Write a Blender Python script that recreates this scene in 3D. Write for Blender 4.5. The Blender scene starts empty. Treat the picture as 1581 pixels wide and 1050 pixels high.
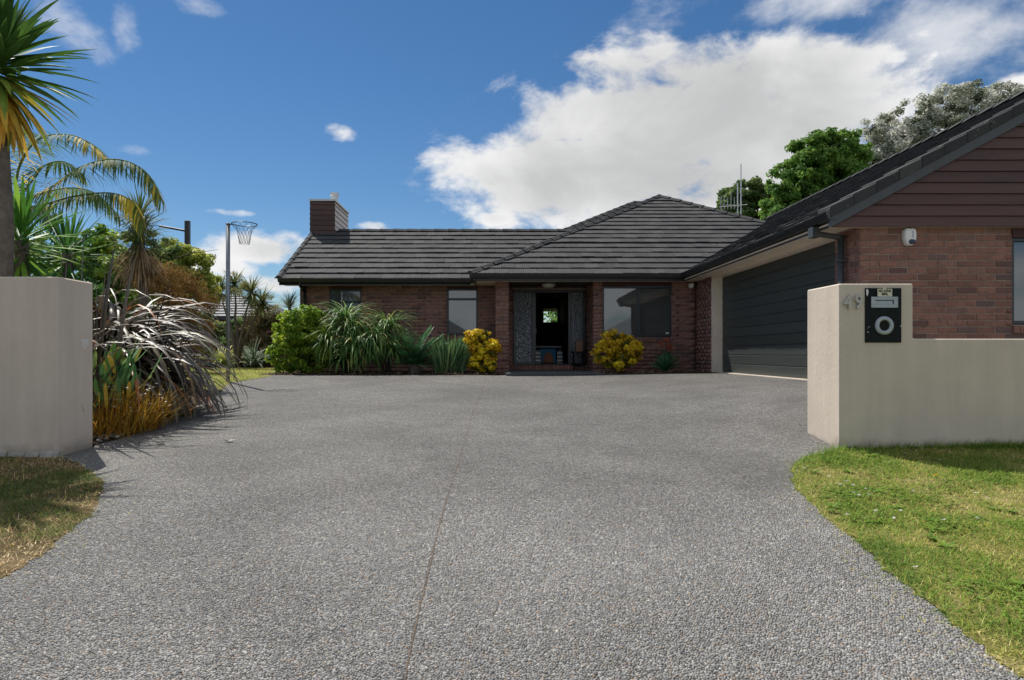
import bpy, bmesh, math, random
import numpy as np
from mathutils import Vector, Matrix

C = bpy.context.scene.collection
SC = bpy.context.scene
PI = math.pi
random.seed(7)
RNG = np.random.default_rng(7)
R = math.radians

# ------------------------------------------------------------------ camera
CAM_Z = 0.48
FPX, VX, VY = 1000.0, 760.0, 545.0
cam = bpy.data.cameras.new('camera')
cam.sensor_width = 36.0
cam.lens = FPX / 1581.0 * 36.0
cam.shift_x = (790.5 - VX) / 1581.0
cam.shift_y = (VY - 525.0) / 1581.0
cam.clip_start = 0.05
cam.clip_end = 3000.0
camo = bpy.data.objects.new('camera', cam)
C.objects.link(camo)
camo.location = (0, 0, CAM_Z)
camo.rotation_euler = (PI / 2, 0, 0)
SC.camera = camo

# ------------------------------------------------------------------ view
SC.view_settings.view_transform = 'Standard'
SC.view_settings.look = 'None'
SC.view_settings.exposure = 1.42
SC.view_settings.gamma = 1.0
SC.view_settings.use_curve_mapping = False

# ------------------------------------------------------------------ sun: behind the house, high, a little to the left
SUN_AZ, SUN_EL = 37.0, 55.5
sun_dir = Vector((-math.sin(R(SUN_AZ)) * math.cos(R(SUN_EL)), math.cos(R(SUN_AZ)) * math.cos(R(SUN_EL)), math.sin(R(SUN_EL))))
sl = bpy.data.lights.new('sun', 'SUN')
sl.energy = 2.0
sl.angle = R(0.55)
sl.color = (1.0, 0.95, 0.87)
so = bpy.data.objects.new('sun', sl)
C.objects.link(so)
so.rotation_euler = sun_dir.to_track_quat('Z', 'Y').to_euler()
so.location = (-6, 10, 20)

# ------------------------------------------------------------------ sky with clouds
W = bpy.data.worlds.new('World')
SC.world = W
W.use_nodes = True
NT = W.node_tree
NT.nodes.clear()


class NB:
    """tiny helper to wire math nodes"""
    def __init__(s, nt):
        s.nt = nt

    def n(s, t, **kw):
        nd = s.nt.nodes.new(t)
        for k, v in kw.items():
            setattr(nd, k, v)
        return nd

    def put(s, sock, v):
        if isinstance(v, (int, float)):
            sock.default_value = v
        elif isinstance(v, (tuple, list)):
            sock.default_value = tuple(v) + ((1.0,) if len(v) == 3 and sock.type == 'RGBA' else ())
        else:
            s.nt.links.new(v, sock)

    def m(s, op, a, b=None, c=None, clamp=False):
        nd = s.n('ShaderNodeMath', operation=op, use_clamp=clamp)
        s.put(nd.inputs[0], a)
        if b is not None:
            s.put(nd.inputs[1], b)
        if c is not None:
            s.put(nd.inputs[2], c)
        return nd.outputs[0]

    def rng(s, v, a, b, c=0.0, d=1.0, smooth=True):
        nd = s.n('ShaderNodeMapRange', interpolation_type='SMOOTHSTEP' if smooth else 'LINEAR')
        s.put(nd.inputs[0], v)
        for i, q in enumerate((a, b, c, d)):
            s.put(nd.inputs[1 + i], q)
        return nd.outputs[0]

    def mix(s, f, a, b, mode='MIX'):
        nd = s.n('ShaderNodeMix', data_type='RGBA', blend_type=mode)
        s.put(nd.inputs[0], f)
        s.put(nd.inputs[6], a)
        s.put(nd.inputs[7], b)
        return nd.outputs[2]

    def noise(s, vec, scale, detail=2.0, rough=0.5, dist=0.0, out=0):
        nd = s.n('ShaderNodeTexNoise')
        if vec is not None:
            s.put(nd.inputs['Vector'], vec)
        nd.inputs['Scale'].default_value = scale
        nd.inputs['Detail'].default_value = detail
        nd.inputs['Roughness'].default_value = rough
        nd.inputs['Distortion'].default_value = dist
        return nd.outputs[out]

    def ramp(s, f, stops):
        nd = s.n('ShaderNodeValToRGB')
        s.put(nd.inputs[0], f)
        e = nd.color_ramp.elements
        while len(e) < len(stops):
            e.new(0.5)
        for q, (p, c) in zip(e, stops):
            q.position = p
            q.color = tuple(c) + (1.0,)
        return nd.outputs[0]


def sky_nodes():
    b = NB(NT)
    sky = b.n('ShaderNodeTexSky', sky_type='NISHITA')
    sky.sun_disc = False
    sky.sun_elevation = R(SUN_EL)
    sky.sun_rotation = R(-SUN_AZ)
    sky.altitude = 0
    sky.air_density = 1.0
    sky.dust_density = 0.05
    sky.ozone_density = 4.0
    hsv = b.n('ShaderNodeHueSaturation')
    hsv.inputs['Saturation'].default_value = SKY_SAT
    hsv.inputs['Value'].default_value = SKY_VAL
    NT.links.new(sky.outputs[0], hsv.inputs['Color'])
    tc = b.n('ShaderNodeTexCoord')
    sep = b.n('ShaderNodeSeparateXYZ')
    NT.links.new(tc.outputs['Generated'], sep.inputs[0])
    x, y, z = sep.outputs
    az = b.m('ARCTAN2', x, y)
    el = b.m('ARCSINE', z)
    d = tc.outputs['Generated']
    # stretch the noise sideways like real cumulus
    mp = b.n('ShaderNodeMapping')
    NT.links.new(d, mp.inputs[0])
    mp.inputs['Scale'].default_value = (1.0, 1.0, 1.7)
    n1 = b.noise(mp.outputs[0], 9.0, 9.0, 0.60, 0.2)
    n1b = b.noise(mp.outputs[0], 3.6, 3.0, 0.5, 0.1)
    n2 = b.noise(mp.outputs[0], 3.0, 3.0, 0.5)

    def ang(px, py):
        return math.atan2(px - VX, FPX), math.atan2(VY - py, math.hypot(FPX, px - VX))
    # solid cumulus: centre and half size in sky angles
    solid = [(1090, 190, 290, 135, .05), (930, 265, 230, 75, 0), (1130, 215, 230, 120, 0), (1070, 262, 170, 70, 0), (985, 175, 130, 60, .3), (1255, 128, 125, 80, -.2), (705, 250, 62, 52, .1), (790, 272, 95, 46, 0),
             (960, 150, 130, 55, .45), (1190, 262, 190, 70, 0),
             (405, 382, 95, 26, 0), (345, 412, 60, 26, 0), (455, 372, 45, 16, 0), (300, 400, 60, 36, 0), (575, 349, 34, 10, 0),
             (525, 207, 33, 15, 0), (765, 337, 36, 13, 0), (1490, 200, 60, 30, 0), (1565, 150, 60, 40, 0),
             (350, 328, 42, 8, 0), (420, 440, 60, 16, 0)]
    wispy = [(1060, 10, 130, 40, .1), (1460, 50, 180, 70, -.1), (110, 45, 75, 42, -.5), (300, 0, 60, 22, 0), (195, 30, 30, 40, 0), (1250, 5, 160, 36, 0), (200, 232, 40, 12, 0)]

    def field(lst):
        out = None
        for (px, py, rx, ry, rot) in lst:
            a0, e0 = ang(px, py)
            ra, re = rx / FPX * math.cos(a0) ** 2 * 1.05, ry / FPX * math.cos(a0) * 1.05
            da = b.m('SUBTRACT', az, a0)
            de = b.m('SUBTRACT', el, e0)
            c_, s_ = math.cos(rot), math.sin(rot)
            u = b.m('ADD', b.m('MULTIPLY', da, c_ / ra), b.m('MULTIPLY', de, s_ / ra))
            v = b.m('SUBTRACT', b.m('MULTIPLY', de, c_ / re), b.m('MULTIPLY', da, s_ / re))
            q = b.m('SUBTRACT', 1.4 if rx > 150 else 1.1 if rx > 80 else 0.75, b.m('ADD', b.m('MULTIPLY', u, u), b.m('MULTIPLY', v, v)))
            out = q if out is None else b.m('SMOOTH_MAX', out, q, 0.3)
        return b.m('MAXIMUM', out, -1.5)
    fs = field(solid)
    fw = field(wispy)
    nn = b.m('ADD', b.m('SUBTRACT', n1, 0.5), b.m('MULTIPLY', b.m('SUBTRACT', n1b, 0.5), 0.5))
    ds = b.m('ADD', fs, b.m('MULTIPLY', nn, 4.3))
    a_s = b.rng(ds, -0.05, 0.95)
    dw = b.m('ADD', fw, b.m('MULTIPLY', nn, 4.5))
    a_w = b.m('MULTIPLY', b.rng(dw, 0.0, 1.8), 0.72)
    # unseen cumulus outside the view, added denser than inside it to fill the shade
    side = b.rng(b.m('ABSOLUTE', az), 0.78, 1.05)
    up = b.rng(el, 0.62, 0.85)
    where = b.m('MAXIMUM', side, up)
    dg = b.m('ADD', b.m('MULTIPLY', b.m('SUBTRACT', n2, 0.455), 5.0), b.m('MULTIPLY', nn, 2.6))
    a_g = b.m('MULTIPLY', b.rng(dg, 0.0, 0.6), where)
    alpha = b.m('MAXIMUM', b.m('MAXIMUM', a_s, a_w), a_g)
    # body of the cloud: white billowing rims, greyer where it is thick
    n3 = b.noise(mp.outputs[0], 5.0, 5.0, 0.55, 0.3)
    thick = b.rng(b.m('ADD', b.m('MAXIMUM', fs, b.m('MULTIPLY', dg, 0.35)), b.m('MULTIPLY', b.m('SUBTRACT', n3, 0.5), 3.0)), 0.1, 1.9)
    ccol = b.mix(thick, (CL * 1.0, CL * 1.0, CL * 1.0), (CL * .60, CL * .605, CL * .61))
    col = b.mix(alpha, hsv.outputs[0], ccol)
    bg = b.n('ShaderNodeBackground')
    NT.links.new(col, bg.inputs[0])
    bg.inputs[1].default_value = SKY_STR
    o = b.n('ShaderNodeOutputWorld')
    NT.links.new(bg.outputs[0], o.inputs[0])


SKY_STR, SKY_SAT, SKY_VAL, CL = 0.12, 1.20, 0.260, 2.85
sky_nodes()


# ------------------------------------------------------------------ pixel / ground helpers (only used to measure real positions)
def P(px, py, Y):
    return Vector(((px - VX) / FPX * Y, Y, CAM_Z + (VY - py) / FPX * Y))


_gy = [-60, -6, -3, 0, 1, 2, 3, 4, 5, 6, 8, 10, 12, 14, 15, 400]
_gz = [-.86, -.86, -.80, -.69, -.63, -.565, -.50, -.44, -.385, -.33, -.23, -.145, -.07, -.015, 0, 0]


def sstep(a, b, x):
    t = np.clip((np.asarray(x, float) - a) / (b - a), 0, 1)
    return t * t * (3 - 2 * t)


def g(X, Y):
    z0 = np.interp(Y, _gy, _gz)
    return z0 + sstep(1.0, 5.0, X) * sstep(4.8, 8.0, Y) * (0.04 - z0)


def G(px, py):
    """ground point seen at a pixel of the photograph"""
    lo, hi = 1.0, 60.0
    f = lambda Y: CAM_Z - (py - VY) / FPX * Y - float(g((px - VX) / FPX * Y, Y))
    for _ in range(60):
        mid = (lo + hi) / 2
        if f(mid) > 0:
            lo = mid
        else:
            hi = mid
    Y = (lo + hi) / 2
    return Vector(((px - VX) / FPX * Y, Y, float(g((px - VX) / FPX * Y, Y))))


# ------------------------------------------------------------------ object helpers
def tag(o, label=None, cat=None, group=None, kind=None):
    if label:
        o['label'] = label
    if cat:
        o['category'] = cat
    if group:
        o['group'] = group
    if kind:
        o['kind'] = kind
    return o


def thing(name, label, cat, loc=(0, 0, 0), group=None):
    o = bpy.data.objects.new(name, None)
    o.empty_display_size = 0.2
    C.objects.link(o)
    o.location = loc
    return tag(o, label, cat, group)


def link(name, me, parent=None, mat=None, loc=None):
    if mat is not None and len(me.materials) == 0:
        me.materials.append(mat)
    o = bpy.data.objects.new(name, me)
    C.objects.link(o)
    if parent is not None:
        o.parent = parent
        # vertices are given in world space: undo the parent's place
        p, m = parent, Matrix.Identity(4)
        while p is not None:
            m = p.matrix_basis @ p.matrix_parent_inverse @ m if False else p.matrix_basis @ m
            p = p.parent
        o.matrix_parent_inverse = Matrix.Identity(4)
        o.matrix_basis = m.inverted()
    return o


def np_mesh(name, V, F, mat, parent=None, smooth=False, attrs=None):
    """V (n,3), F (m,k) of equal k -> one mesh object"""
    V = np.asarray(V, np.float32)
    F = np.asarray(F, np.int32)
    me = bpy.data.meshes.new(name)
    k = F.shape[1]
    me.vertices.add(len(V))
    me.vertices.foreach_set('co', V.ravel())
    me.loops.add(F.size)
    me.loops.foreach_set('vertex_index', F.ravel())
    me.polygons.add(len(F))
    me.polygons.foreach_set('loop_start', np.arange(0, F.size, k, dtype=np.int32))
    me.polygons.foreach_set('loop_total', np.full(len(F), k, dtype=np.int32))
    if attrs:
        for an, av in attrs.items():
            a = me.attributes.new(an, 'FLOAT', 'POINT')
            a.data.foreach_set('value', np.asarray(av, np.float32))
    me.update(calc_edges=True)
    if smooth:
        me.polygons.foreach_set('use_smooth', np.ones(len(F), bool))
    return link(name, me, parent, mat)


class MB:
    """collects simple shapes into ONE mesh"""
    def __init__(s):
        s.v, s.f = [], []

    def add(s, verts, faces):
        n = len(s.v)
        s.v += [tuple(p) for p in verts]
        s.f += [tuple(i + n for i in q) for q in faces]
        return s

    def box(s, x0, x1, y0, y1, z0, z1):
        return s.add([(x0, y0, z0), (x1, y0, z0), (x1, y1, z0), (x0, y1, z0), (x0, y0, z1), (x1, y0, z1), (x1, y1, z1), (x0, y1, z1)],
                     [(0, 3, 2, 1), (4, 5, 6, 7), (0, 1, 5, 4), (1, 2, 6, 5), (2, 3, 7, 6), (3, 0, 4, 7)])

    def hexa(s, p):
        """8 corners: bottom ring 0-3, top ring 4-7"""
        return s.add(p, [(0, 3, 2, 1), (4, 5, 6, 7), (0, 1, 5, 4), (1, 2, 6, 5), (2, 3, 7, 6), (3, 0, 4, 7)])

    def tube(s, pts, rad, seg=8, caps=True):
        pts = [Vector(p) for p in pts]
        if isinstance(rad, (int, float)):
            rad = [rad] * len(pts)
        n = len(s.v)
        prev = None
        for i, p in enumerate(pts):
            t = (pts[min(i + 1, len(pts) - 1)] - pts[max(i - 1, 0)]).normalized()
            if prev is None:
                a = t.orthogonal().normalized()
            else:
                a = (prev - t * prev.dot(t)).normalized()
            prev = a
            c = t.cross(a)
            for k in range(seg):
                an = 2 * PI * k / seg
                s.v.append(tuple(p + (a * math.cos(an) + c * math.sin(an)) * rad[i]))
        for i in range(len(pts) - 1):
            for k in range(seg):
                k2 = (k + 1) % seg
                s.f.append((n + i * seg + k, n + i * seg + k2, n + (i + 1) * seg + k2, n + (i + 1) * seg + k))
        if caps:
            s.f.append(tuple(n + k for k in reversed(range(seg))))
            s.f.append(tuple(n + (len(pts) - 1) * seg + k for k in range(seg)))
        return s

    def lathe(s, prof, centre, axis='z', seg=24):
        """prof: list of (radius, height)"""
        n = len(s.v)
        cx, cy, cz = centre
        for (r_, h) in prof:
            for k in range(seg):
                a = 2 * PI * k / seg
                u, v = r_ * math.cos(a), r_ * math.sin(a)
                if axis == 'z':
                    s.v.append((cx + u, cy + v, cz + h))
                elif axis == 'y':
                    s.v.append((cx + u, cy + h, cz + v))
                else:
                    s.v.append((cx + h, cy + u, cz + v))
        for i in range(len(prof) - 1):
            for k in range(seg):
                k2 = (k + 1) % seg
                q = (n + i * seg + k, n + i * seg + k2, n + (i + 1) * seg + k2, n + (i + 1) * seg + k)
                s.f.append(q if axis != 'y' else q[::-1])
        return s

    def prism(s, poly, d0, d1):
        """poly: 3D points of one face; extruded from +d0 to +d1 (vectors)"""
        n = len(poly)
        a = [Vector(p) + Vector(d0) for p in poly]
        b_ = [Vector(p) + Vector(d1) for p in poly]
        return s.add(a + b_, [tuple(reversed(range(n))), tuple(range(n, 2 * n))] + [(i, (i + 1) % n, n + (i + 1) % n, n + i) for i in range(n)])

    def build(s, name, mat, parent=None, smooth=False, bevel=0.0, fix=True):
        me = bpy.data.meshes.new(name)
        if bevel > 0 or fix:
            me.from_pydata(s.v, [], s.f)
            bm = bmesh.new()
            bm.from_mesh(me)
            bmesh.ops.recalc_face_normals(bm, faces=bm.faces)
            if bevel > 0:
                bmesh.ops.bevel(bm, geom=bm.edges[:], offset=bevel, segments=1, affect='EDGES', clamp_overlap=True)
            bm.to_mesh(me)
            bm.free()
        else:
            me.from_pydata(s.v, [], s.f)
        if smooth:
            for p in me.polygons:
                p.use_smooth = True
        return link(name, me, parent, mat)


# ------------------------------------------------------------------ materials
def principled(name):
    m = bpy.data.materials.new(name)
    m.use_nodes = True
    nt = m.node_tree
    bs = nt.nodes['Principled BSDF']
    return m, NB(nt), bs, nt


def mat_plain(name, col, rough=0.6, var=0.18, scale=6.0, bump=0.0, bscale=60.0, metal=0.0, spec=0.5, bdist=0.01):
    """colour with cloudy variation and a fine relief"""
    m, b, bs, nt = principled(name)
    tc = b.n('ShaderNodeTexCoord')
    n1 = b.noise(tc.outputs['Object'], scale, 5.0, 0.6)
    dark = tuple(c * (1 - var) for c in col)
    light = tuple(min(1, c * (1 + var)) for c in col)
    nt.links.new(b.ramp(n1, [(0.3, dark), (0.7, light)]), bs.inputs['Base Color'])
    bs.inputs['Roughness'].default_value = rough
    bs.inputs['Metallic'].default_value = metal
    bs.inputs['Specular IOR Level'].default_value = spec
    if bump > 0:
        bp = b.n('ShaderNodeBump')
        bp.inputs['Strength'].default_value = bump
        bp.inputs['Distance'].default_value = bdist
        nt.links.new(b.noise(tc.outputs['Object'], bscale, 4.0, 0.6), bp.inputs['Height'])
        nt.links.new(bp.outputs[0], bs.inputs['Normal'])
    return m


def mat_leaf(name, stops, rough=0.45, trans=0.35, tip=None, spec=0.25, tipat=0.75, gain=1.0):
    stops = [(p_, tuple(min(.9, q * gain) for q in c_)) for (p_, c_) in stops]
    rough = min(.8, rough + .12)
    """leaf: tint per leaf through a ramp, light passing through"""
    m, b, bs, nt = principled(name)
    at = b.n('ShaderNodeAttribute', attribute_name='tint')
    oi = b.n('ShaderNodeObjectInfo')
    f = b.m('FRACT', b.m('ADD', at.outputs['Fac'], oi.outputs['Random']))
    f = at.outputs['Fac']
    col = b.ramp(f, stops)
    if tip:
        al = b.n('ShaderNodeAttribute', attribute_name='along')
        col = b.mix(b.rng(al.outputs['Fac'], tipat, 1.0), col, tip)
    tc = b.n('ShaderNodeTexCoord')
    mott = b.rng(b.noise(tc.outputs['Object'], 14.0, 3.0), 0.25, 0.75, 0.78, 1.2, smooth=False)
    col = b.mix(1.0, col, (1, 1, 1), 'MULTIPLY') if False else col
    vm = b.n('ShaderNodeVectorMath', operation='SCALE')
    nt.links.new(col, vm.inputs[0])
    nt.links.new(mott, vm.inputs['Scale'])
    col = vm.outputs[0]
    nt.links.new(col, bs.inputs['Base Color'])
    bs.inputs['Roughness'].default_value = rough
    bs.inputs['Specular IOR Level'].default_value = spec
    tr = b.n('ShaderNodeBsdfTranslucent')
    nt.links.new(col, tr.inputs[0])
    mx = b.n('ShaderNodeMixShader')
    mx.inputs[0].default_value = trans
    nt.links.new(bs.outputs[0], mx.inputs[1])
    nt.links.new(tr.outputs[0], mx.inputs[2])
    nt.links.new(mx.outputs[0], nt.nodes['Material Output'].inputs[0])
    return m


STONE = [(0.0, (.16, .156, .150)), (.25, (.28, .274, .262)), (.6, (.41, .40, .38)), (.88, (.56, .54, .50)), (1.0, (.78, .745, .69))]


def mat_aggregate():
    m, b, bs, nt = principled('exposed_aggregate')
    tc = b.n('ShaderNodeTexCoord')
    wob = b.noise(tc.outputs['Object'], 60.0, 2.0, 0.5, out=1)
    ad = b.n('ShaderNodeVectorMath', operation='MULTIPLY_ADD')
    nt.links.new(wob, ad.inputs[0])
    ad.inputs[1].default_value = (0.009, 0.009, 0.009)
    nt.links.new(tc.outputs['Object'], ad.inputs[2])
    v = b.n('ShaderNodeTexVoronoi', feature='F1', voronoi_dimensions='2D')
    v.inputs['Scale'].default_value = 94.0
    v.inputs['Randomness'].default_value = 1.0
    nt.links.new(ad.outputs[0], v.inputs['Vector'])
    e = b.n('ShaderNodeTexVoronoi', feature='DISTANCE_TO_EDGE', voronoi_dimensions='2D')
    e.inputs['Scale'].default_value = 94.0
    e.inputs['Randomness'].default_value = 1.0
    nt.links.new(ad.outputs[0], e.inputs['Vector'])
    sc = b.n('ShaderNodeSeparateColor')
    nt.links.new(v.outputs['Color'], sc.inputs[0])
    stone = b.ramp(sc.outputs[0], STONE)
    warm = b.mix(b.rng(sc.outputs[1], .80, .95), stone, (.42, .34, .26))
    cool = b.mix(b.rng(sc.outputs[2], .85, .97), warm, (.36, .365, .36))
    edge = b.rng(e.outputs['Distance'], 0.01, 0.13)
    col = b.mix(edge, (.085, .082, .077), cool)
    # broad tyre wear and weathering
    big = b.rng(b.noise(tc.outputs['Object'], 0.55, 4.0, 0.6, 0.4), 0.3, 0.7, 0.80, 1.14)
    mid = b.rng(b.noise(tc.outputs['Object'], 3.0, 4.0, 0.6), 0.3, 0.7, 0.93, 1.07)
    vm = b.n('ShaderNodeVectorMath', operation='SCALE')
    nt.links.new(col, vm.inputs[0])
    nt.links.new(b.m('MULTIPLY', b.m('MULTIPLY', big, mid), AGG), vm.inputs['Scale'])
    nt.links.new(vm.outputs[0], bs.inputs['Base Color'])
    bs.inputs['Roughness'].default_value = 0.72
    bs.inputs['Specular IOR Level'].default_value = 0.35
    h = b.m('MULTIPLY', b.rng(e.outputs['Distance'], 0.0, 0.28), b.rng(sc.outputs[1], 0, 1, .6, 1.0, smooth=False))
    bp = b.n('ShaderNodeBump')
    bp.inputs['Strength'].default_value = 1.0
    bp.inputs['Distance'].default_value = 0.011
    nt.links.new(h, bp.inputs['Height'])
    nt.links.new(bp.outputs[0], bs.inputs['Normal'])
    return m


AGG = 0.77


def mat_stucco(name, col):
    m, b, bs, nt = principled(name)
    tc = b.n('ShaderNodeTexCoord')
    big = b.noise(tc.outputs['Object'], 1.1, 5.0, 0.6)
    mp = b.n('ShaderNodeMapping')
    nt.links.new(tc.outputs['Object'], mp.inputs[0])
    mp.inputs['Scale'].default_value = (9.0, 9.0, 0.7)
    streak = b.noise(mp.outputs[0], 1.0, 4.0, 0.6)
    f = b.m('ADD', b.m('MULTIPLY', big, 0.6), b.m('MULTIPLY', streak, 0.4))
    c = b.ramp(f, [(0.3, tuple(q * .80 for q in col)), (0.7, tuple(q * 1.08 for q in col))])
    # splash stain of soil close to the ground, uneven
    sep = b.n('ShaderNodeSeparateXYZ')
    nt.links.new(tc.outputs['Object'], sep.inputs[0])
    st = b.m('ADD', sep.outputs[2], b.m('MULTIPLY', b.noise(tc.outputs['Object'], 7.0, 4.0), 0.22))
    c = b.mix(b.rng(st, -.25, -.12, 0.45, 0.0), c, (.16, .13, .09))
    nt.links.new(c, bs.inputs['Base Color'])
    bs.inputs['Roughness'].default_value = 0.85
    bs.inputs['Specular IOR Level'].default_value = 0.25
    fine = b.noise(tc.outputs['Object'], 190.0, 4.0, 0.7)
    cr = b.noise(tc.outputs['Object'], 26.0, 4.0, 0.6)
    h = b.m('ADD', b.m('MULTIPLY', fine, 0.5), b.m('MULTIPLY', cr, 0.7))
    bp = b.n('ShaderNodeBump')
    bp.inputs['Strength'].default_value = 0.6
    bp.inputs['Distance'].default_value = 0.006
    nt.links.new(h, bp.inputs['Height'])
    nt.links.new(bp.outputs[0], bs.inputs['Normal'])
    return m


def rnd_piece(b):
    oi = b.n('ShaderNodeObjectInfo')
    ge = b.n('ShaderNodeNewGeometry')
    return b.m('FRACT', b.m('ADD', b.m('MULTIPLY', oi.outputs['Random'], 7.31), b.m('MULTIPLY', ge.outputs['Random Per Island'], 5.17)))


def mat_brick():
    m, b, bs, nt = principled('clay_brick')
    f = rnd_piece(b)
    tc = b.n('ShaderNodeNewGeometry')
    pos = tc.outputs['Position']
    col = b.ramp(f, [(0.0, (.150, .082, .072)), (.15, (.235, .116, .092)), (.5, (.285, .142, .108)), (.8, (.33, .168, .125)), (.93, (.270, .155, .130)), (1.0, (.125, .092, .088))])
    mott = b.noise(pos, 16.0, 4.0, 0.65)
    col = b.mix(b.rng(mott, .42, .68, 0.0, .70), col, (.15, .095, .082))
    pale = b.noise(pos, 45.0, 3.0, 0.6)
    col = b.mix(b.rng(pale, .62, .8, 0.0, .5), col, (.40, .29, .24))
    nt.links.new(col, bs.inputs['Base Color'])
    bs.inputs['Roughness'].default_value = 0.82
    bs.inputs['Specular IOR Level'].default_value = 0.25
    bp = b.n('ShaderNodeBump')
    bp.inputs['Strength'].default_value = 0.6
    bp.inputs['Distance'].default_value = 0.006
    nt.links.new(b.noise(pos, 70.0, 5.0, 0.65), bp.inputs['Height'])
    nt.links.new(bp.outputs[0], bs.inputs['Normal'])
    return m


def mat_tile():
    m, b, bs, nt = principled('roof_tile_concrete')
    f = rnd_piece(b)
    ge = b.n('ShaderNodeNewGeometry')
    pos = ge.outputs['Position']
    col = b.ramp(f, [(0.0, (.047, .048, .050)), (.5, (.060, .061, .063)), (1.0, (.076, .076, .076))])
    at = b.n('ShaderNodeAttribute', attribute_name='across')
    w = b.n('ShaderNodeTexWave', wave_type='BANDS', bands_direction='X')
    cx = b.n('ShaderNodeCombineXYZ')
    nt.links.new(at.outputs['Fac'], cx.inputs[0])
    nt.links.new(cx.outputs[0], w.inputs['Vector'])
    w.inputs['Scale'].default_value = 7.2
    w.inputs['Distortion'].default_value = 1.2
    w.inputs['Detail'].default_value = 2.0
    grain = b.rng(w.outputs['Fac'], 0, 1, .86, 1.07, smooth=False)
    vm = b.n('ShaderNodeVectorMath', operation='SCALE')
    nt.links.new(col, vm.inputs[0])
    nt.links.new(grain, vm.inputs['Scale'])
    lich = b.noise(pos, 5.5, 5.0, 0.7)
    spots = b.noise(pos, 26.0, 3.0, 0.6)
    lm = b.m('MULTIPLY', b.rng(lich, .55, .67), b.rng(spots, .52, .62))
    col = b.mix(b.m('MULTIPLY', lm, .45), vm.outputs[0], (.32, .33, .29))
    nt.links.new(col, bs.inputs['Base Color'])
    bs.inputs['Roughness'].default_value = 0.85
    bs.inputs['Specular IOR Level'].default_value = 0.2
    h = b.m('ADD', b.m('MULTIPLY', w.outputs['Fac'], .8), b.m('MULTIPLY', b.noise(pos, 90.0, 3.0), .5))
    bp = b.n('ShaderNodeBump')
    bp.inputs['Strength'].default_value = 0.7
    bp.inputs['Distance'].default_value = 0.01
    nt.links.new(h, bp.inputs['Height'])
    nt.links.new(bp.outputs[0], bs.inputs['Normal'])
    return m


def mat_wood(name, c0, c1, rough=0.55, axis=0, scale=1.0, bump=0.25, spec=0.4):
    """painted or stained board, grain along one axis"""
    m, b, bs, nt = principled(name)
    ge = b.n('ShaderNodeNewGeometry')
    mp = b.n('ShaderNodeMapping')
    nt.links.new(ge.outputs['Position'], mp.inputs[0])
    s = [30.0, 30.0, 30.0]
    s[axis] = 1.6
    mp.inputs['Scale'].default_value = tuple(q * scale for q in s)
    n1 = b.noise(mp.outputs[0], 1.0, 5.0, 0.65, 0.6)
    f = rnd_piece(b)
    k = b.m('ADD', b.m('MULTIPLY', n1, .75), b.m('MULTIPLY', f, .25))
    nt.links.new(b.ramp(k, [(.28, c0), (.72, c1)]), bs.inputs['Base Color'])
    bs.inputs['Roughness'].default_value = rough
    bs.inputs['Specular IOR Level'].default_value = spec
    bp = b.n('ShaderNodeBump')
    bp.inputs['Strength'].default_value = bump
    bp.inputs['Distance'].default_value = 0.004
    nt.links.new(n1, bp.inputs['Height'])
    nt.links.new(bp.outputs[0], bs.inputs['Normal'])
    return m


def mat_glass(name, refl=0.085, tint=(.012, .014, .016), bump=0.0, bscale=40.0):
    """window glass before a dark room: mirror of the street over a dark body"""
    m, b, bs, nt = principled(name)
    bs.inputs['Base Color'].default_value = tint + (1,)
    bs.inputs['Roughness'].default_value = 0.4
    gl = b.n('ShaderNodeBsdfGlossy')
    gl.inputs['Color'].default_value = (.86, .93, .98, 1)
    gl.inputs['Roughness'].default_value = 0.02
    fr = b.n('ShaderNodeFresnel')
    fr.inputs[0].default_value = 1.5
    k = b.m('ADD', fr.outputs[0], refl, clamp=True)
    mx = b.n('ShaderNodeMixShader')
    nt.links.new(k, mx.inputs[0])
    nt.links.new(bs.outputs[0], mx.inputs[1])
    nt.links.new(gl.outputs[0], mx.inputs[2])
    nt.links.new(mx.outputs[0], nt.nodes['Material Output'].inputs[0])
    if bump > 0:
        tc = b.n('ShaderNodeTexCoord')
        v = b.n('ShaderNodeTexVoronoi', feature='SMOOTH_F1')
        v.inputs['Scale'].default_value = bscale
        nt.links.new(tc.outputs['Object'], v.inputs['Vector'])
        bp = b.n('ShaderNodeBump')
        bp.inputs['Strength'].default_value = bump
        bp.inputs['Distance'].default_value = 0.02
        nt.links.new(v.outputs['Distance'], bp.inputs['Height'])
        nt.links.new(bp.outputs[0], gl.inputs['Normal'])
        nt.links.new(bp.outputs[0], bs.inputs['Normal'])
    return m


def mat_grass_soil(name, cols):
    m, b, bs, nt = principled(name)
    tc = b.n('ShaderNodeTexCoord')
    n1 = b.noise(tc.outputs['Object'], 2.2, 6.0, 0.65, 0.3)
    n2 = b.noise(tc.outputs['Object'], 40.0, 4.0, 0.7)
    f = b.m('ADD', b.m('MULTIPLY', n1, .65), b.m('MULTIPLY', n2, .35))
    nt.links.new(b.ramp(f, [(.32, cols[0]), (.5, cols[1]), (.66, cols[2])]), bs.inputs['Base Color'])
    bs.inputs['Roughness'].default_value = 0.95
    bs.inputs['Specular IOR Level'].default_value = 0.1
    bp = b.n('ShaderNodeBump')
    bp.inputs['Strength'].default_value = 0.8
    bp.inputs['Distance'].default_value = 0.02
    nt.links.new(n2, bp.inputs['Height'])
    nt.links.new(bp.outputs[0], bs.inputs['Normal'])
    return m


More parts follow.
